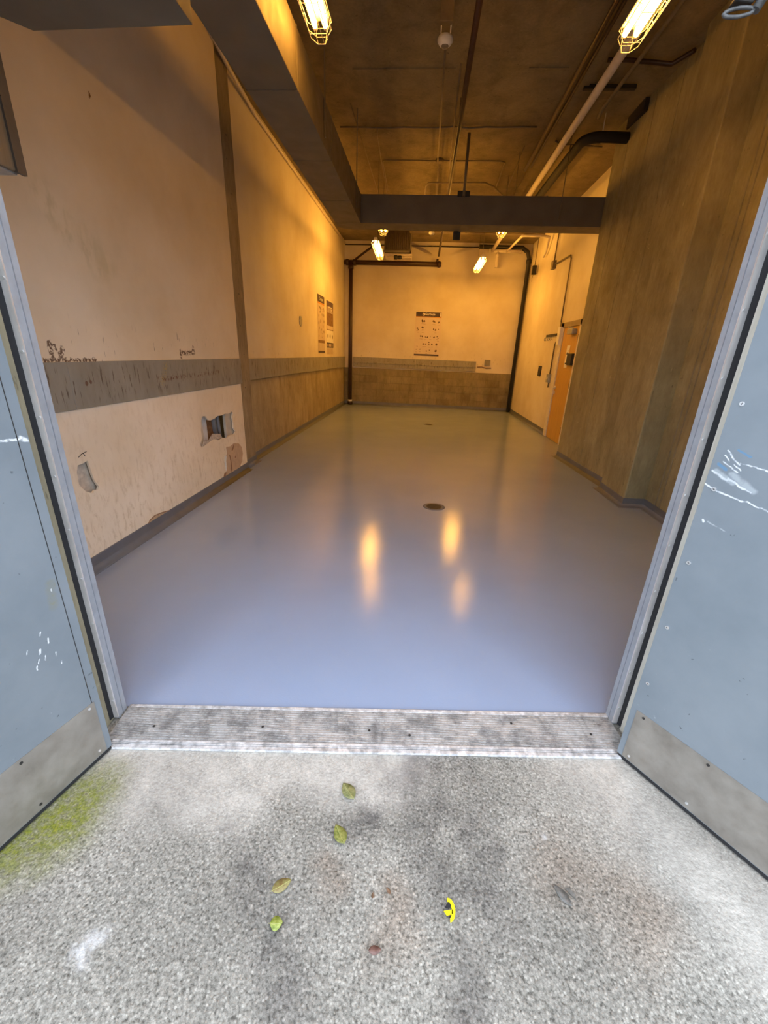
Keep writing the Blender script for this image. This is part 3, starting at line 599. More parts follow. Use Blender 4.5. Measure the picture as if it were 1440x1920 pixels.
# ---- fluorescent fixtures
def fixture(x, y0, z, label):
    """four-foot strip: housing, reflector, two tubes, lamp holders, wire guard, hangers; z = height of the guard's underside"""
    L = 1.24; y1 = y0 + L; zt = z + 0.115
    r = empty('ceiling_light', (x, y0 + L / 2, zt), label, 'light', 'caged fluorescent strip lights')
    m = MB(); m.slab((x, y0 + 0.01, zt), X, Z, Y, [(-0.035, 0.0), (0.035, 0.0), (0.030, 0.05), (-0.030, 0.05)], L - 0.02); m.build('housing', MWHITE, r)
    m = MB(); m.slab((x, y0 + 0.02, zt), X, Z, Y, [(-0.062, -0.006), (-0.040, 0.002), (0.040, 0.002), (0.062, -0.006), (0.0625, -0.004), (0.040, 0.005), (-0.040, 0.005), (-0.0625, -0.004)], L - 0.04); m.build('reflector', MWHITE, r)
    for sx in (-0.036, 0.036):
        MB().tube([(x + sx, y0 + 0.045, zt - 0.042), (x + sx, y1 - 0.045, zt - 0.042)], 0.0165, 12).build('tube', MTUBE, r)
        for ya, yb in ((y0 + 0.025, y0 + 0.044), (y1 - 0.044, y1 - 0.025)):
            MB().box(x + sx - 0.014, x + sx + 0.014, ya, yb, zt - 0.055, zt + 0.002).build('lamp_holder', MWHITE, r)
    def ring(w, z_, e, ch):
        a, b_ = y0 - e, y1 + e
        return [(x - w, a + ch, z_), (x - w * 0.45, a, z_), (x + w * 0.45, a, z_), (x + w, a + ch, z_), (x + w, b_ - ch, z_), (x + w * 0.45, b_, z_), (x - w * 0.45, b_, z_), (x - w, b_ - ch, z_)]
    rings = [(0.082, zt - 0.030, 0.005, 0.06), (0.080, zt - 0.066, 0.02, 0.07), (0.058, zt - 0.113, 0.0, 0.06)]
    m = MB()
    for q in rings: m.tube(ring(*q), 0.0024, 5, True)
    for sx in (-0.02, 0.02): m.tube([(x + sx, y0 + 0.0, zt - 0.113), (x + sx, y1 - 0.0, zt - 0.113)], 0.0018, 5)
    k = 14
    for sx in (-1, 1):
        zz = []
        for i in range(k + 1):
            yy = y0 + 0.07 + (L - 0.14) * i / k
            zz.append((x + sx * (0.082 if i % 2 else 0.070), yy, zt - 0.030 if i % 2 else zt - 0.090))
        m.tube(zz, 0.0016, 4)
    for i in range(5):
        yy = y0 + 0.1 + (L - 0.2) * i / 4
        m.tube([(x - 0.082, yy, zt - 0.03), (x - 0.080, yy, zt - 0.066), (x - 0.058, yy, zt - 0.113), (x + 0.058, yy, zt - 0.113), (x + 0.080, yy, zt - 0.066), (x + 0.082, yy, zt - 0.03)], 0.0018, 4)
    for sx in (-1, 1):
        for yy in (y0 + 0.0, y1 - 0.0): m.tube([(x + sx * 0.036, yy, zt - 0.03), (x + sx * 0.035, yy, zt - 0.066), (x + sx * 0.026, yy, zt - 0.113)], 0.002, 4)
    m.build('wire_guard', MGUARD, r)
    for yy in (y0 + 0.2, y1 - 0.2):
        MB().tube([(x, yy, zt + 0.045), (x, yy, H)], 0.004, 6).build('hanger', MWIRE, r)
    return r
proto = fixture(-0.838, 2.53, 3.475, 'lit caged strip light nearest the left duct')
TUBES = {}
def lit_tube(me, brightness):
    k = (me.name, brightness)
    if k not in TUBES:
        q = me.copy(); q.materials.clear(); q.materials.append(MTUBES[brightness]); TUBES[k] = q
    return TUBES[k]
def copy_light(x, y, z, label, rot, brightness):
    r = proto.copy(); COL.objects.link(r); r.location = (x, y, z); r.rotation_euler = (0, 0, rot); r['label'] = label
    top = (H - z)
    for ch in list(proto.children):
        c = ch.copy(); COL.objects.link(c); c.parent = r
        if c.name.startswith('tube'): c.data = lit_tube(ch.data, brightness)
        if c.name.startswith('hanger'): c.scale = (1, 1, top / (H - proto.location.z))
    return r
zc = 3.475 + 0.115
copy_light(1.240, 2.65 + 0.62, zc, 'lit caged strip light above the white pipe near the concrete pier', 0, 'near')
for x, y, z, lab, rot, brightness in ((-0.85, 8.11, zc, 'lit strip light mostly hidden behind the cross duct at left', 0, 'mid'), (1.22, 8.09, zc, 'lit strip light mostly hidden behind the cross duct at right', 0, 'mid'),
                          (-1.10, 10.16, zc, 'lit hanging strip light in front of the heater and brown sprinkler pipe', 0.02, 'far'), (1.20, 11.44, zc, 'lit hanging strip light before the back wall at right', 0, 'far')):
    copy_light(x, y, z, lab, rot, brightness)

# ---- pipes
def pipe(name, path, r, mat, label, cat, n=12, group=None): return thing(MB().tube(path, r, n), name, mat, label, cat, path[0], group)
p = empty('sprinkler_pipe', (-2.03, 12.83, 0.0), 'dark brown sprinkler riser in the back left corner with crossing branch', 'pipe')
MB().tube([(-2.12, 12.83, 0.0), (-2.12, 12.83, 3.80)], 0.055, 14).build('riser', MBROWN, p)
MB().tube([(-2.30, 12.83, 3.78), (0.33, 12.83, 3.78)], 0.058, 14).build('branch', MBROWN, p)
for c, ax in (((-2.12, 12.83, 3.66), 'Z'), ((-2.22, 12.83, 3.78), 'X'), ((-2.02, 12.83, 3.78), 'X'), ((0.27, 12.83, 3.78), 'X'), ((-2.12, 12.83, 0.06), 'Z')):
    MB().lathe(c, [(0.058, -0.04), (0.075, -0.035), (0.075, 0.035), (0.058, 0.04)], 14, ax).build('coupling', MBROWN, p)
MB().tube([(-1.99, 12.80, 3.85), (-1.36, 12.80, 4.27)], 0.028, 10).build('sway_brace', MBROWN, p)
MB().tube([(0.21, 12.83, 3.80), (0.225, 12.80, 3.90)], 0.03, 10).build('connector', MBROWN, p)
MB().lathe((-2.12, 12.83, 0.1), [(0.066, 0), (0.066, 0.05)], 14).build('white_band', MWHITE, p)
p = empty('overhead_pipe', (0.243, 4.0, 3.97), 'dark oxide sprinkler pipe running down the middle of the ceiling', 'pipe')
MB().tube([(0.243, 1.6, 3.95), (0.243, 12.66, 3.95)], 0.026, 12).build('run', MBROWN, p)
for y in (3.4, 6.3, 9.4): MB().tube([(0.243, y, 3.95), (0.243, y, H)], 0.005, 6).build('hanger_rod', MWIRE, p)
p = empty('white_pipe', (1.62, 5.0, 4.1), 'long white drain pipe under the ceiling at right', 'pipe')
MB().tube([(1.60, 1.8, 4.10), (1.625, 12.72, 4.10)], 0.042, 14).build('run', MWPIPE, p)
MB().tube([(1.55, 12.72, 4.10), (2.38, 12.72, 4.10)], 0.045, 14).build('cross_run', MWPIPE, p)
MB().tube([(1.77, 12.72, 4.10), (1.77, 12.72, 3.72)], 0.042, 14).build('drop', MWPIPE, p)
MB().lathe((1.77, 12.72, 3.95), [(0.043, 0), (0.052, 0.01), (0.052, 0.07), (0.043, 0.08)], 14).build('coupling', MWPIPE, p)
p = empty('small_white_pipe', (2.05, 11.0, 4.1), 'thin white pipe bending down to the right wall at the back', 'pipe')
MB().tube([(1.97, 12.5, 4.05), (2.03, 11.0, 4.05), (2.40, 10.98, 4.05), (2.62, 11.0, 4.04), (2.64, 11.2, 3.80), (2.64, 11.35, 3.72)], 0.026, 10).build('run', MWPIPE, p)
p = empty('black_pipe', (2.62, 12.82, 0), 'black vent pipe down the back right corner', 'pipe')
MB().tube([(2.62, 12.84, 0.0), (2.62, 12.84, 3.95), (2.56, 12.80, 4.10), (2.40, 12.78, 4.19), (1.28, 12.78, 4.20)], 0.050, 14).build('run', MDARK, p)
MB().lathe((2.62, 12.84, 3.85), [(0.051, 0), (0.066, 0.01), (0.066, 0.09), (0.051, 0.1)], 14).build('coupling', MDARK, p)
p = empty('black_elbow_pipe', (1.8, 7.0, 4.1), 'black insulated pipe with elbow entering the concrete pier', 'pipe')
MB().tube([(2.50, 6.66, 4.09), (2.02, 6.63, 4.09)] + [tuple(q) for q in arc((2.02, 6.83, 4.09), 0.20, 270, 188, 6, X, Y)] + [(1.80, 8.0, 4.09), (1.77, 10.5, 4.09)], 0.058, 12).build('run', plain('black_insulation', (0.018, 0.014, 0.012), 0.8), p)
MB().tube([(2.02, 6.62, 4.13), (2.02, 6.62, H)], 0.006, 6).build('hanger_rod', MWHITE, p)
# flat tray and double conduit beside the white pipe
pipe('conduit', [(1.345, 1.8, 4.2), (1.375, 7.95, 4.2)], 0.022, MBROWN, 'brown conduit left of the white pipe, running to the cross duct', 'conduit')
pipe('conduit', [(1.43, 1.8, 4.24), (1.455, 7.95, 4.24)], 0.018, MBROWN, 'second brown conduit between its twin and the white pipe', 'conduit')
t = MB(); t.box(1.47, 1.60, 1.8, 11.4, 4.285, 4.318); thing(t, 'cable_tray', MCEIL, 'flat brown cable tray against the ceiling beside the white pipe', 'tray', (1.53, 6.0, 4.27))
pipe('conduit', [(1.89, 1.8, 4.21), (1.87, 6.3, 4.21), (1.87, 6.38, 4.17)], 0.02, MWIRE, 'grey conduit right of the white pipe ending at the black elbow', 'conduit')
for y in (4.2, 6.0): 
    t = MB(); t.box(1.55, 2.2 if y < 5 else 2.10, y, y + 0.045, 4.262, 4.30); thing(t, 'strut_channel', MDARK, 'dark strut bolted to the ceiling %s' % ('above the near right light' if y < 5 else 'before the black elbow pipe'), 'strut', (1.85, y, 4.28))
pipe('conduit', [(1.62, 5.55, 4.27), (1.80, 5.55, 4.27), (2.26, 5.62, 4.27), (2.36, 5.42, 4.27)], 0.02, MBROWN, 'dark conduit crossing to the top of the concrete pier', 'conduit')
# thin ceiling conduits, and tubes standing in for shadow lines in the slab
def wig(p0, p1, n=8, a=0.028):
    p0, p1 = Vector(p0), Vector(p1); return [tuple(p0.lerp(p1, i / n) + Vector((0, random.uniform(-a, a), random.uniform(-0.004, 0)))) for i in range(n + 1)]
zc_ = H - 0.020; zd_ = H - 0.050
pipe('conduit', wig((-1.3, 6.94, zc_), (1.27, 6.90, zc_), 12), 0.011, MWIRE, 'thin wavy conduit crossing the ceiling left of the white pipe', 'conduit', 8)
pipe('conduit', [(1.62, 7.28, zc_)] + wig((1.70, 7.36, zc_), (2.30, 7.42, zc_), 5), 0.011, MWIRE, 'thin wavy conduit behind the black elbow at right', 'conduit', 8)
p = empty('conduit_loop', (0.05, 7.95, H), 'looped ceiling conduit with a round junction box in front of the cross duct', 'conduit')
m = MB(); m.tube([(-0.84, 9.2, zc_), (-0.83, 8.0, zc_), (-0.80, 7.92, zc_)] + wig((-0.7, 7.92, zc_), (0.98, 7.92, zc_), 8, 0.008) + [(1.06, 7.97, zc_), (1.09, 9.1, zc_)], 0.010, 8); m.build('run', MWIRE, p)
MB().lathe((0.06, 7.92, H - 0.05), [(0.055, 0), (0.06, 0.008), (0.06, 0.045)], 14).build('round_box', MWIRE, p)
MB().tube([(0.06, 8.0, zc_ - 0.01), (0.055, 9.4, zc_ - 0.01)], 0.018, 8).build('tail', MWIRE, p)
pipe('conduit', [(-0.16, 9.5, H - .085), (-0.14, 8.75, H - .085), (-0.10, 8.63, H - .085), (0.0, 8.6, H - .085), (0.85, 8.58, H - .085), (1.02, 8.75, H - .085), (1.32, 9.3, H - .085)], 0.014, MWIRE, 'inner bent conduit on the ceiling just before the cross duct', 'conduit', 8)
pipe('conduit', [(0.02, 5.05, zd_), (0.03, 7.86, zd_)], 0.010, MWIRE, 'straight conduit from the near white sensor to the round box', 'conduit', 8)
pipe('conduit', [(0.19, 5.6, zd_), (0.235, 9.0, zd_)], 0.010, MWIRE, 'thin conduit close beside the middle brown pipe', 'conduit', 8)
pipe('conduit', [(-1.06, 6.3, zd_), (-1.02, 9.5, zd_)], 0.006, MWIRE, 'hair-thin ceiling line nearest the long duct', 'conduit', 6)  # no real conduit: dark tube drawn for a shadow line in the concrete
pipe('conduit', [(-0.80, 6.9, zd_), (-0.82, 7.1, zd_), (-0.87, 9.5, zd_)], 0.007, MWIRE, 'thin ceiling line between the duct and the looped conduit', 'conduit', 6)  # likewise a drawn shadow line of the slab, not a conduit
pipe('conduit', [(1.22, 7.35, zd_), (1.28, 9.0, zd_)], 0.006, MWIRE, 'short thin line right of the looped conduit', 'conduit', 6)
pipe('conduit', [(-2.172, 1.6, 4.275), (-2.172, 4.9, 4.27), (-2.18, 5.2, 4.22), (-2.225, 5.5, 4.24), (-2.285, 6.4, 4.23), (-2.292, 9.0, 4.235), (-2.292, 12.88, 4.23)], 0.022, MWPIPE, 'pale conduit along the top of the left wall', 'conduit', 8)
pipe('cable', wig((-2.29, 12.9, 4.21), (-1.3, 12.9, 4.215), 4, 0.004) + wig((-0.4, 12.9, 4.21), (1.3, 12.9, 4.21), 8, 0.004), 0.012, MDARK, 'dark cable strung along the top of the back wall', 'cable', 6)
t = MB(); t.slab((0, 11.45, 0), X, Z, Y, [(-0.5, 4.19), (2.62, 4.19), (2.62, 4.32), (2.60, 4.32), (2.60, 4.21), (-0.5, 4.21)], 0.14); thing(t, 'steel_channel', MWIRE, 'brown steel channel under the ceiling before the back wall', 'channel', (1.0, 11.5, 4.2))
# ---- sensors
def sensor(x, y, zb, zt, label):
    r = empty('motion_sensor', (x, y, zb), label, 'sensor', 'white ceiling motion sensors')
    MB().lathe((x, y, zb + 0.05), [(0.004, -0.036), (0.032, -0.031), (0.053, -0.018), (0.066, 0.000), (0.067, 0.012), (0.060, 0.028), (0.042, 0.038), (0.020, 0.042)], 24).build('dome', MWHITE, r)
    MB().lathe((x, y, zb + 0.008), [(0.006, 0), (0.028, 0.003), (0.036, 0.016)], 16).build('lens', plain('sensor_lens', (0.16, 0.14, 0.125), 0.4), r)
    MB().box(x - 0.045, x - 0.036, y - 0.01, y + 0.01, zb + 0.09, zb + 0.16).build('bracket', MWHITE, r); MB().box(x + 0.036, x + 0.045, y - 0.01, y + 0.01, zb + 0.09, zb + 0.16).build('bracket', MWHITE, r)
    MB().box(x - 0.055, x + 0.055, y - 0.055, y + 0.055, zb + 0.15, zt).build('box', MWIRE, r, bevel=0.004)
    return r
sensor(0.013, 4.80, 3.975, H, 'white dome sensor hanging near the middle of the ceiling, close to camera')
sensor(0.016, 10.95, 4.00, H, 'small white dome sensor seen below the cross duct')
# ---- unit heater
h = empty('unit_heater', (-0.80, 11.95, 3.83), 'brown louvred unit heater hung under the ceiling at the back', 'heater')
m = MB(); m.box(-1.12, -0.47, 11.74, 12.3, 3.84, 4.30); m.build('case', plain('heater_brown', (0.085, 0.06, 0.04), 0.6), h, bevel=0.01)
for i in range(13):
    xx = -1.08 + i * 0.0475
    m = MB(); m.slab((xx, 11.715, 3.88), X, Y, Z, [(0, 0), (0.006, 0), (0.03, 0.03), (0.024, 0.03)], 0.38); m.build('louvre', bpy.data.materials['heater_brown'], h)
m = MB(); m.box(-1.13, -0.46, 11.715, 11.74, 3.82, 3.86); m.box(-0.485, -0.46, 11.715, 11.74, 3.82, 4.3); m.build('face_frame', MDUCT, h)
MB().box(-1.12, -0.45, 11.9, 12.4, 3.77, 3.83).build('drip_tray', MWPIPE, h, bevel=0.006)
m = MB(); m.lathe((-0.83, 11.85, 3.735), [(0.03, -0.05), (0.05, -0.04), (0.05, 0.03), (0.03, 0.05)], 10, 'X'); m.lathe((-0.73, 11.85, 3.735), [(0.02, -0.05), (0.042, -0.04), (0.042, 0.03), (0.02, 0.05)], 10, 'X'); m.build('valve', MDARK, h)
MB().tube([(-1.05, 11.85, 3.74), (-0.45, 11.85, 3.745), (-0.44, 11.85, 3.80)], 0.012, 6).build('tail_pipe', MWPIPE, h)

# ================================================================== WALL FITTINGS
def rect(m, o, u, v, w, a0, a1, b0, b1, t): return m.slab(o, u, v, w, [(a0, b0), (a1, b0), (a1, b1), (a0, b1)], t)
def icons(rows, o, u, v, w, wd, ht, seed):
    rnd = random.Random(seed); m = MB()
    for cxx, czz, s in rows:
        k = rnd.randint(5, 8); pts = []
        for i in range(k):
            an = 2 * math.pi * i / k; rr = s * rnd.uniform(0.45, 1.1); pts.append((cxx * wd + rr * math.cos(an), czz * ht + rr * math.sin(an)))
        m.slab(o, u, v, w, pts, 0.0008)
    return m
PW = 0.003
# back wall poster
px0, px1, pz0, pz1 = -0.278, 0.462, 1.463, 2.635; w_, h_ = px1 - px0, pz1 - pz0
g = empty('poster', (px0, BACK - 0.001, pz0), 'sorting poster headed Garbage on the back wall', 'poster')
O = Vector((px0, BACK - 0.0005, pz0)); NW = -Y
rect(MB(), O, X, Z, NW, 0, w_, 0, h_, PW).build('sheet', MPAPER, g)
O2 = O + NW * PW
rect(MB(), O2, X, Z, NW, 0.012, w_ - 0.012, h_ - 0.125, h_ - 0.01, 0.001).build('header', MINK, g)
rect(MB(), O2, X, Z, NW, 0.012, w_ - 0.012, h_ - 0.150, h_ - 0.127, 0.001).build('header_rule', plain('printed_orange', (0.55, 0.25, 0.05), 0.6), g)
lettering('Garbage', 0.085, O2 + X * (w_ * 0.55) + Z * (h_ - 0.088) + NW * 0.001, X, Z, NW, 0.0015).build('lettering', MWPAPER, g)
m = MB(); m.slab(O2 + X * (w_ * 0.31) + Z * (h_ - 0.068) + NW * 0.001, X, Z, NW, [(0.034 * math.cos(t * math.pi / 8), 0.038 * math.sin(t * math.pi / 8)) for t in range(16)], 0.001); e = m.build('emblem', MWPAPER, g)
m = MB(); m.slab(O2 + X * (w_ * 0.31) + Z * (h_ - 0.075) + NW * 0.002, X, Z, NW, [(-0.012, -0.012), (0.012, -0.012), (0.014, 0.012), (-0.014, 0.012)], 0.0008); m.slab(O2 + X * (w_ * 0.31) + Z * (h_ - 0.058) + NW * 0.002, X, Z, NW, [(-0.016, -0.003), (0.016, -0.003), (0.016, 0.002), (-0.016, 0.002)], 0.0008); m.build('bin_mark', MINK, e)
rect(MB(), O2, X, Z, NW, w_ - 0.052, w_ - 0.018, h_ - 0.115, h_ - 0.02, 0.0016).build('label_strip', MWPAPER, g)
rect(MB(), O2, X, Z, NW, 0.012, w_ - 0.012, 0.010, 0.055, 0.001).build('footer', MINK, g)
ic = [(0.28, 0.795, .045), (0.36, 0.79, .03), (0.70, 0.79, .04), (0.76, 0.78, .02), (0.90, 0.775, .028), (0.10, 0.63, .03), (0.13, 0.60, .022), (0.29, 0.65, .042), (0.31, 0.60, .018), (0.72, 0.62, .035), (0.80, 0.60, .03), (0.9, 0.62, .018), (0.24, 0.455, .03), (0.30, 0.45, .028), (0.42, 0.44, .022), (0.50, 0.435, .03), (0.62, 0.445, .012), (0.76, 0.44, .032), (0.88, 0.455, .026), (0.92, 0.42, .02), (0.37, 0.28, .034), (0.45, 0.28, .03), (0.57, 0.32, .024), (0.58, 0.27, .022), (0.70, 0.275, .034), (0.88, 0.28, .04), (0.12, 0.22, .016), (0.24, 0.155, .020), (0.10, 0.15, .018), (0.50, 0.12, .03), (0.62, 0.14, .024), (0.86, 0.135, .042)]
icons(ic, O2, X, Z, NW, w_, h_, 3).build('printed_icons', plain('printed_brown', (0.13, 0.075, 0.05), 0.6, 0, 0.3, 9), g)
m = MB()
for r_, (cxx, czz, s_) in enumerate(ic): rect(m, O2, X, Z, NW, cxx * w_ - 0.03, cxx * w_ + 0.03, czz * h_ - 0.075, czz * h_ - 0.066, 0.0006)
m.build('printed_captions', plain('printed_caption', (0.36, 0.25, 0.17), 0.6), g)
# left wall posters (u runs into the room depth, so text reads away from the camera)
def lposter(y0, y1, z0, z1, label): 
    g = empty('poster', (XL + 0.001, y0, z0), label, 'poster'); O = Vector((XL + 0.0005, y0, z0)); return g, O, y1 - y0, z1 - z0
g, O, w_, h_ = lposter(9.68, 10.36, 1.443, 2.638, 'left of the two long-wall posters, dark header and grey body')
rect(MB(), O, Y, Z, X, 0, w_, 0, h_, PW).build('sheet', plain('poster_grey_paper', (0.56, 0.45, 0.34), 0.7, 0, 0.08, 5), g); O2 = O + X * PW
rect(MB(), O2, Y, Z, X, 0.005, w_ - 0.03, h_ - 0.15, h_ - 0.008, 0.001).build('header', MINK, g)
rect(MB(), O2, Y, Z, X, 0.005, w_ - 0.03, h_ - 0.185, h_ - 0.153, 0.001).build('header_rule', bpy.data.materials['printed_orange'], g)
lettering('Compost', 0.095, O2 + Y * (w_ * 0.53) + Z * (h_ - 0.11) + X * 0.001, Y, Z, X, 0.0015).build('lettering', plain('printed_pale_green', (0.55, 0.58, 0.42), 0.6), g)
rect(MB(), O2, Y, Z, X, 0.02, w_ - 0.03, h_ * 0.185, h_ * 0.235, 0.001).build('dark_band', MPIC, g)
rect(MB(), O2, Y, Z, X, 0.02, w_ - 0.02, 0.012, h_ * 0.045, 0.001).build('footer', MINK, g)
rnd = random.Random(5)
icons([(rnd.uniform(.15, .9), rnd.uniform(.28, .82), rnd.uniform(.018, .05)) for _ in range(26)], O2, Y, Z, X, w_, h_, 8).build('printed_icons', plain('printed_olive', (0.20, 0.14, 0.06), 0.6, 0, 0.4, 8), g)
g, O, w_, h_ = lposter(10.55, 11.34, 1.425, 2.612, 'right of the two long-wall posters, dark picture with white title')
rect(MB(), O, Y, Z, X, 0, w_, 0, h_, PW).build('sheet', MWPAPER, g); O2 = O + X * PW
rect(MB(), O2, Y, Z, X, 0.01, w_ - 0.01, h_ * 0.46, h_ * 0.995, 0.001).build('picture', MPIC, g)
rect(MB(), O2, Y, Z, X, 0.01, w_ - 0.01, h_ * 0.885, h_ * 0.995, 0.0015).build('header', MPURP, g)
lettering('LITTER', 0.185, O2 + Y * (w_ * 0.52) + Z * (h_ * 0.79) + X * 0.001, Y, Z, X, 0.004).build('lettering', MWPAPER, g)
rect(MB(), O2, Y, Z, X, 0.05, w_ - 0.03, h_ * 0.475, h_ * 0.545, 0.0016).build('caption_panel', MPAPER, g)
icons([(0.2, 0.35, .07), (0.5, 0.35, .06), (0.85, 0.35, .07)], O2, Y, Z, X, w_, h_, 12).build('printed_icons', bpy.data.materials['printed_olive'], g)
rect(MB(), O2, Y, Z, X, 0.005, w_ - 0.005, h_ * 0.125, h_ * 0.225, 0.001).build('dark_band', MINK, g)
rect(MB(), O2, Y, Z, X, 0.005, w_ - 0.03, 0.0, h_ * 0.12, 0.001).build('grey_panel', bpy.data.materials['poster_grey_paper'], g)
m = MB()
for i in range(4): rect(m, O2, Y, Z, X, 0.09 + 0.16 * i, 0.18 + 0.16 * i, h_ * 0.15, h_ * 0.20, 0.0016)
m.build('band_blocks', MPAPER, g)
# chipped plaster patch on the left wall
m = MB(); m.slab((XL + 0.0005, 8.32, 2.0), Y, Z, X, [(-0.10, 0.0), (-0.07, 0.08), (0.02, 0.09), (0.10, 0.03), (0.08, -0.05), (0.0, -0.09), (-0.08, -0.06)], 0.012)
thing(m, 'wall_bracket', MGREYMET, 'small grey bracket on the left wall before the posters', 'bracket', (XL, 8.32, 2.0))
# outlet on back wall with a scrap of torn board
g = empty('wall_outlet', (1.86, BACK, 1.33), 'grey outlet box on the back wall right of the bumper board', 'outlet')
MB().box(1.79, 1.95, BACK - 0.05, BACK, 1.27, 1.43).build('box', MGREYMET, g, bevel=0.006)
MB().box(1.80, 1.94, BACK - 0.055, BACK - 0.049, 1.28, 1.42).build('cover', plain('outlet_cover', (0.24, 0.22, 0.17), 0.5), g)
MB().tube([(1.60, BACK - 0.012, 1.225), (1.72, BACK - 0.012, 1.235), (1.86, BACK - 0.012, 1.20), (2.0, BACK - 0.012, 1.21)], 0.012, 6).build('torn_edge', plain('rusty_scar', (0.25, 0.14, 0.07), 0.8), g)
# ---- wooden door in the right wall (door_3)
dy0, dy1, dzt = 8.02, 8.93, 2.09
m = MB(); m.box(XR - 0.03, XR + 0.05, dy0 + 0.015, dy1 - 0.015, 0.008, dzt - 0.01); d3 = m.build('door_3', MWOOD); d3['kind'] = 'structure'; d3['label'] = 'orange oak flush door in the right wall'
mfr = plain('pale_door_frame', (0.70, 0.63, 0.53), 0.5)
for a, b_, z0, z1 in ((dy1 - 0.012, dy1 + 0.15, 0.0, dzt + 0.08), (dy0 - 0.12, dy0 + 0.012, 0.0, dzt + 0.08), (dy0 - 0.12, dy1 + 0.15, dzt - 0.012, dzt + 0.08)):
    MB().box(XR - 0.05, XR + 0.02, a, b_, z0, z1).build('door_frame', mfr if b_ - a < 0.4 else plain('frame_head', (0.30, 0.23, 0.14), 0.6), d3, bevel=0.003)
cl = MB().box(XR - 0.12, XR - 0.031, 8.18, 8.46, 1.94, 2.03).build('door_closer', MGREYMET, d3, bevel=0.008)
MB().tube([(XR - 0.09, 8.24, 2.04), (XR - 0.10, 8.50, 2.055), (XR - 0.04, 8.60, 2.06)], 0.010, 6).build('closer_arm', MGREYMET, cl)
hn = MB().lathe((XR - 0.03, 8.86, 0.99), [(0.032, 0), (0.032, -0.012), (0.012, -0.014), (0.012, -0.05)], 12, 'X').build('door_handle', MSCREW, d3)
MB().tube([(XR - 0.075, 8.86, 0.99), (XR - 0.078, 8.74, 0.985)], 0.010, 8).build('lever', MSCREW, hn)
MB().box(XR - 0.034, XR - 0.029, 8.83, 8.89, 0.86, 0.93).build('lock_plate', MSCREW, d3)
for z in (1.80, 1.02, 0.20):
    MB().tube([(XR - 0.040, dy0 + 0.008, z), (XR - 0.040, dy0 + 0.008, z + 0.13)], 0.014, 8).build('hinge', MDARK, d3)
m = MB(); m.box(XR - 0.034, XR - 0.0305, 8.40, 8.56, 1.37, 1.76); pp = m.build('paper_notice', MWPAPER, d3)
m = MB()
for i in range(9):
    z = 1.40 + i * 0.032
    if i != 6: m.box(XR - 0.0352, XR - 0.0342, 8.42, 8.44 + 0.02 * ((i * 7) % 5), z, z + 0.014)
m.build('printed_lines', MINK, pp)
m = MB(); m.slab((XR - 0.031, 0, 0), Y, Z, -X, [(8.05, 1.62), (8.36, 1.62), (8.36, 1.44), (8.25, 1.42), (8.05, 1.42)], 0.06); m.build('black_holder', MDARK, d3, bevel=0.006)
m = MB(); m.box(XR - 0.095, XR - 0.0915, 8.29, 8.35, 1.46, 1.60); m.build('holder_card', MWPAPER, d3)
# things on the right wall
g = empty('hook_rail', (XR, 9.78, 1.99), 'dark coat hook rail on the right wall left of the wooden door', 'hook rail')
MB().box(XR - 0.03, XR, 9.42, 10.15, 1.965, 2.005).build('rail', MDARK, g, bevel=0.003)
for y in (9.5, 9.66, 9.82, 9.98, 10.08): MB().tube([(XR - 0.02, y, 1.97), (XR - 0.07, y, 1.93), (XR - 0.08, y, 1.90), (XR - 0.06, y, 1.88)], 0.007, 6).build('hook', MGREYMET, g)
g = empty('wall_switch', (XR, 9.45, 1.13), 'grey switch box on the right wall beside the wooden door frame', 'switch')
MB().box(XR - 0.055, XR, 9.36, 9.53, 1.05, 1.22).build('box', MGREYMET, g, bevel=0.006)
MB().box(XR - 0.062, XR - 0.054, 9.42, 9.46, 1.11, 1.16).build('toggle', MWHITE, g)
MB().tube([(XR - 0.025, 9.40, 1.22), (XR - 0.025, 9.40, 1.80), (XR - 0.025, 9.24, 1.92), (XR - 0.025, 9.22, 2.2)], 0.014, 8).build('conduit', MWIRE, g)
MB().tube([(XR - 0.02, 9.40, 1.05), (XR - 0.02, 9.40, 0.95)], 0.014, 8).build('stub', MWIRE, g)
g = MB().box(XR - 0.02, XR, 10.18, 10.40, 1.14, 1.36); thing(g, 'wall_plate', MDARK, 'dark narrow wall plate on the right wall', 'wall plate', (XR, 10.29, 1.14), None, 0.003)
g = MB().box(XR - 0.10, XR - 0.04, 8.95, 9.10, 1.78, 2.1); thing(g, 'frame_contact', MWHITE, 'white box at the top of the wooden door frame', 'box', (XR, 9.0, 1.78), None, 0.004)
g = empty('junction_box', (XR, 10.46, 3.40), 'grey junction box high on the right wall with conduits to the door', 'junction box')
MB().box(XR - 0.07, XR, 10.38, 10.54, 3.32, 3.48).build('box', MWIRE, g, bevel=0.005)
MB().tube([(XR - 0.03, 10.46, 3.48), (XR - 0.03, 10.44, H - 0.01)], 0.014, 8).build('conduit', MWIRE, g)
MB().tube([(XR - 0.03, 10.40, 3.40), (XR - 0.03, 9.36, 3.37), (XR - 0.03, 9.28, 3.30), (XR - 0.03, 9.22, 2.2)], 0.014, 8).build('conduit', MWIRE, g)
g = empty('hanging_black_box', (2.60, 12.0, 3.6), 'small black box hanging from a rod in the back right corner', 'box')
MB().box(2.56, 2.66, 11.96, 12.04, 3.46, 3.66).build('case', MDARK, g, bevel=0.006)
MB().tube([(2.61, 12.0, 3.65), (2.61, 12.0, H)], 0.010, 6).build('rod', MWIRE, g)
MB().tube([(2.60, 12.0, 3.46), (2.585, 12.0, 3.38), (2.59, 12.0, 3.30)], 0.004, 6).build('pull_cord', MWIRE, g)

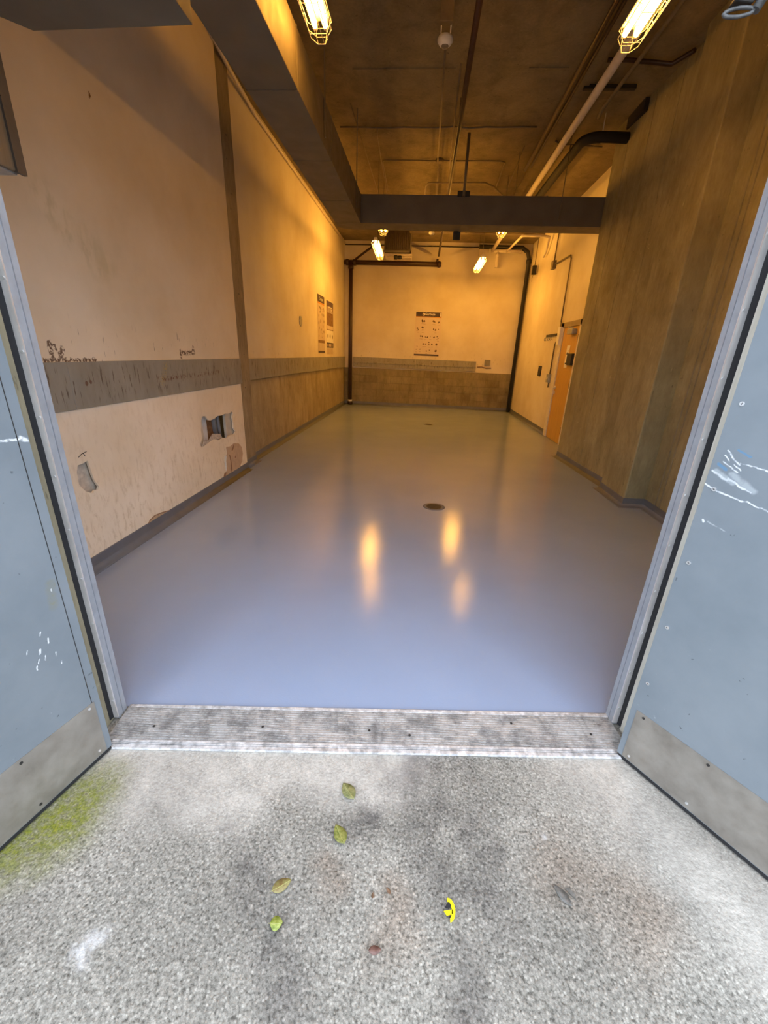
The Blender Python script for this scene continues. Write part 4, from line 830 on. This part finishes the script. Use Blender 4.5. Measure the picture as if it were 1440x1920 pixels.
# ================================================================== FLOOR
def drain(x, y, label):
    r = empty('floor_drain', (x, y, 0.0), label, 'drain', 'round floor drains')
    m = MB(); m.lathe((x, y, 0), [(0.082, 0.0006), (0.088, 0.003), (0.104, 0.003), (0.116, 0.0005)], 32); m.build('rim', MCOVE, r)
    m = MB(); m.lathe((x, y, 0.0012), [(0.082, 0), (0.082, 0.0025)], 32); gr = m.build('grate', plain('drain_iron', (0.055, 0.045, 0.035), 0.5, 0.3), r)
    for i in range(7):
        yy = -0.06 + i * 0.02; hw = math.sqrt(max(0.0, 0.074 ** 2 - yy ** 2))
        m = MB(); m.box(x - hw, x + hw, y + yy - 0.0045, y + yy + 0.0045, 0.0035, 0.0045); m.build('slot', MSEAL, gr)
    return r
drain(0.222, 4.15, 'near round floor drain with dark grate in the middle of the floor')
drain(0.23, 9.70, 'far small floor drain towards the back wall')
# ---- leaves and litter on the apron
def leafmesh(c, L, wd, ang, curl, mat, label, stem=True, fold=0.25):
    L *= 1.15; wd *= 1.3; c = Vector((c[0], c[1], 0.0)); u = Vector((math.cos(ang), math.sin(ang), 0)); v = Vector((-math.sin(ang), math.cos(ang), 0)); n = 10
    r = empty('fallen_leaf', c, label, 'leaf', 'fallen leaves on the apron'); m = MB(); up = []; dn = []
    for i in range(n + 1):
        t = i / n; hw = wd * 0.5 * math.sin(math.pi * t ** 0.85) ** 0.8 if 0 < i < n else 0.0006
        z = 0.0035 + curl * (2 * t - 1) ** 2
        mid = c + u * (t - 0.5) * L + Z * z
        b = len(m.v); m.v += [mid - v * hw + Z * (hw * fold), mid, mid + v * hw + Z * (hw * fold)]
        m.v += [q - Z * 0.0012 for q in m.v[b:b + 3]]
    for i in range(n):
        a = i * 6; b = a + 6
        m.face([a, a + 1, b + 1, b], True); m.face([a + 1, a + 2, b + 2, b + 1], True)
        m.face([b + 3, b + 4, a + 4, a + 3], True); m.face([b + 4, b + 5, a + 5, a + 4], True)
        m.face([a, b, b + 3, a + 3]); m.face([b + 2, a + 2, a + 5, b + 5])
    m.face([0, 3, 4, 1]); m.face([1, 4, 5, 2]); e = n * 6; m.face([e, e + 1, e + 4, e + 3]); m.face([e + 1, e + 2, e + 5, e + 4])
    m.build('blade', mat, r)
    if stem:
        a = c - u * L * 0.52 + Z * (0.004 + curl); b = c + u * L * 0.46 + Z * (0.0045 + curl * 0.8)
        MB().tube([tuple(a - u * 0.004 + Z * 0.0005), tuple(c - u * L * 0.2 + Z * 0.005), tuple(c + u * L * 0.2 + Z * 0.005), tuple(b)], 0.0006, 5).build('midrib', bpy.data.materials.get('leaf_rib') or plain('leaf_rib', (0.42, 0.42, 0.16), 0.6), r)
    return r
def m_leaf(name, c0, c1, sc=90):
    b = NB(name, 0.45, 0, 0.4); return b.done(b.ramp(b.noise(sc, 4), [(0.35, c0), (0.65, c1)]))
G1 = m_leaf('olive_leaf', (0.13, 0.14, 0.045), (0.30, 0.29, 0.13)); G2 = m_leaf('green_leaf', (0.11, 0.13, 0.02), (0.30, 0.29, 0.085)); G3 = m_leaf('brown_green_leaf', (0.20, 0.13, 0.05), (0.30, 0.28, 0.10)); G4 = m_leaf('lime_leaf', (0.14, 0.19, 0.015), (0.40, 0.44, 0.12)); G5 = m_leaf('red_leaf', (0.09, 0.04, 0.03), (0.20, 0.11, 0.09)); G6 = m_leaf('brown_bit', (0.12, 0.07, 0.04), (0.22, 0.13, 0.08)); G7 = m_leaf('grey_leaf', (0.10, 0.095, 0.085), (0.17, 0.16, 0.145))
leafmesh((-0.166, 1.032), 0.062, 0.036, math.radians(132), 0.004, G1, 'olive leaf lying nearest the threshold')
leafmesh((-0.169, 0.885), 0.058, 0.032, math.radians(126), 0.006, G2, 'green creased leaf below the olive one')
leafmesh((-0.316, 0.728), 0.052, 0.026, math.radians(35), 0.003, G3, 'brownish green leaf lower left')
leafmesh((-0.302, 0.640), 0.030, 0.026, math.radians(10), 0.007, G4, 'small bright lime curled leaf, lowest green one')
leafmesh((-0.023, 0.614), 0.030, 0.015, math.radians(8), 0.003, G5, 'small reddish scrap of leaf', False)
leafmesh((-0.042, 0.733), 0.014, 0.007, math.radians(80), 0.002, G6, 'tiny dark brown seed scrap', False)
leafmesh((0.003, 0.749), 0.018, 0.008, math.radians(130), 0.002, G6, 'tiny brown curled scrap right of the dark seed', False)
r = leafmesh((0.523, 0.795), 0.055, 0.020, math.radians(128), 0.001, G7, 'dark grey flattened leaf at right of the apron', False, 0.08)
m = MB(); c = Vector((0.548, 0.797, 0.003)); m.slab(c, X, Y, Z, [(-0.012, 0.016), (0.0, 0.018), (0.014, 0.004), (0.012, -0.012), (0.004, -0.002)], 0.0014); m.build('second_lobe', G7, r)
# yellow and black plastic scrap
g = empty('plastic_scrap', (0.186, 0.722, 0.0), 'bright yellow and black plastic scrap on the apron', 'scrap')
YL = plain('yellow_plastic', (0.90, 0.74, 0.01), 0.4, 0, 0.05); c = Vector((0.186, 0.722, 0.0015))
outer = [(0.019 * math.cos(math.radians(a)) - 0.006, 0.028 * math.sin(math.radians(a))) for a in range(-80, 111, 15)]
inner = [(0.009 * math.cos(math.radians(a)) - 0.006, 0.020 * math.sin(math.radians(a))) for a in range(110, -81, -15)]
m = MB()
k = len(outer)
for i in range(k - 1):
    m.slab(c, X, Y, Z, [outer[i], outer[i + 1], inner[k - 2 - i], inner[k - 1 - i]], 0.004)
m.build('rim', YL, g)
m = MB(); m.slab(c, X, Y, Z, [(-0.020, -0.004), (0.006, 0.002), (0.006, -0.008), (-0.012, -0.013)], 0.004); m.build('spoke', YL, g)
m = MB(); m.slab(c, X, Y, Z, [(-0.016, 0.006), (-0.004, 0.004), (0.001, 0.012), (-0.004, 0.019), (-0.010, 0.015)], 0.0025); m.slab(c, X, Y, Z, [(-0.008, -0.018), (0.0, -0.016), (0.002, -0.010), (-0.006, -0.013)], 0.002); m.build('black_insert', MSEAL, g)
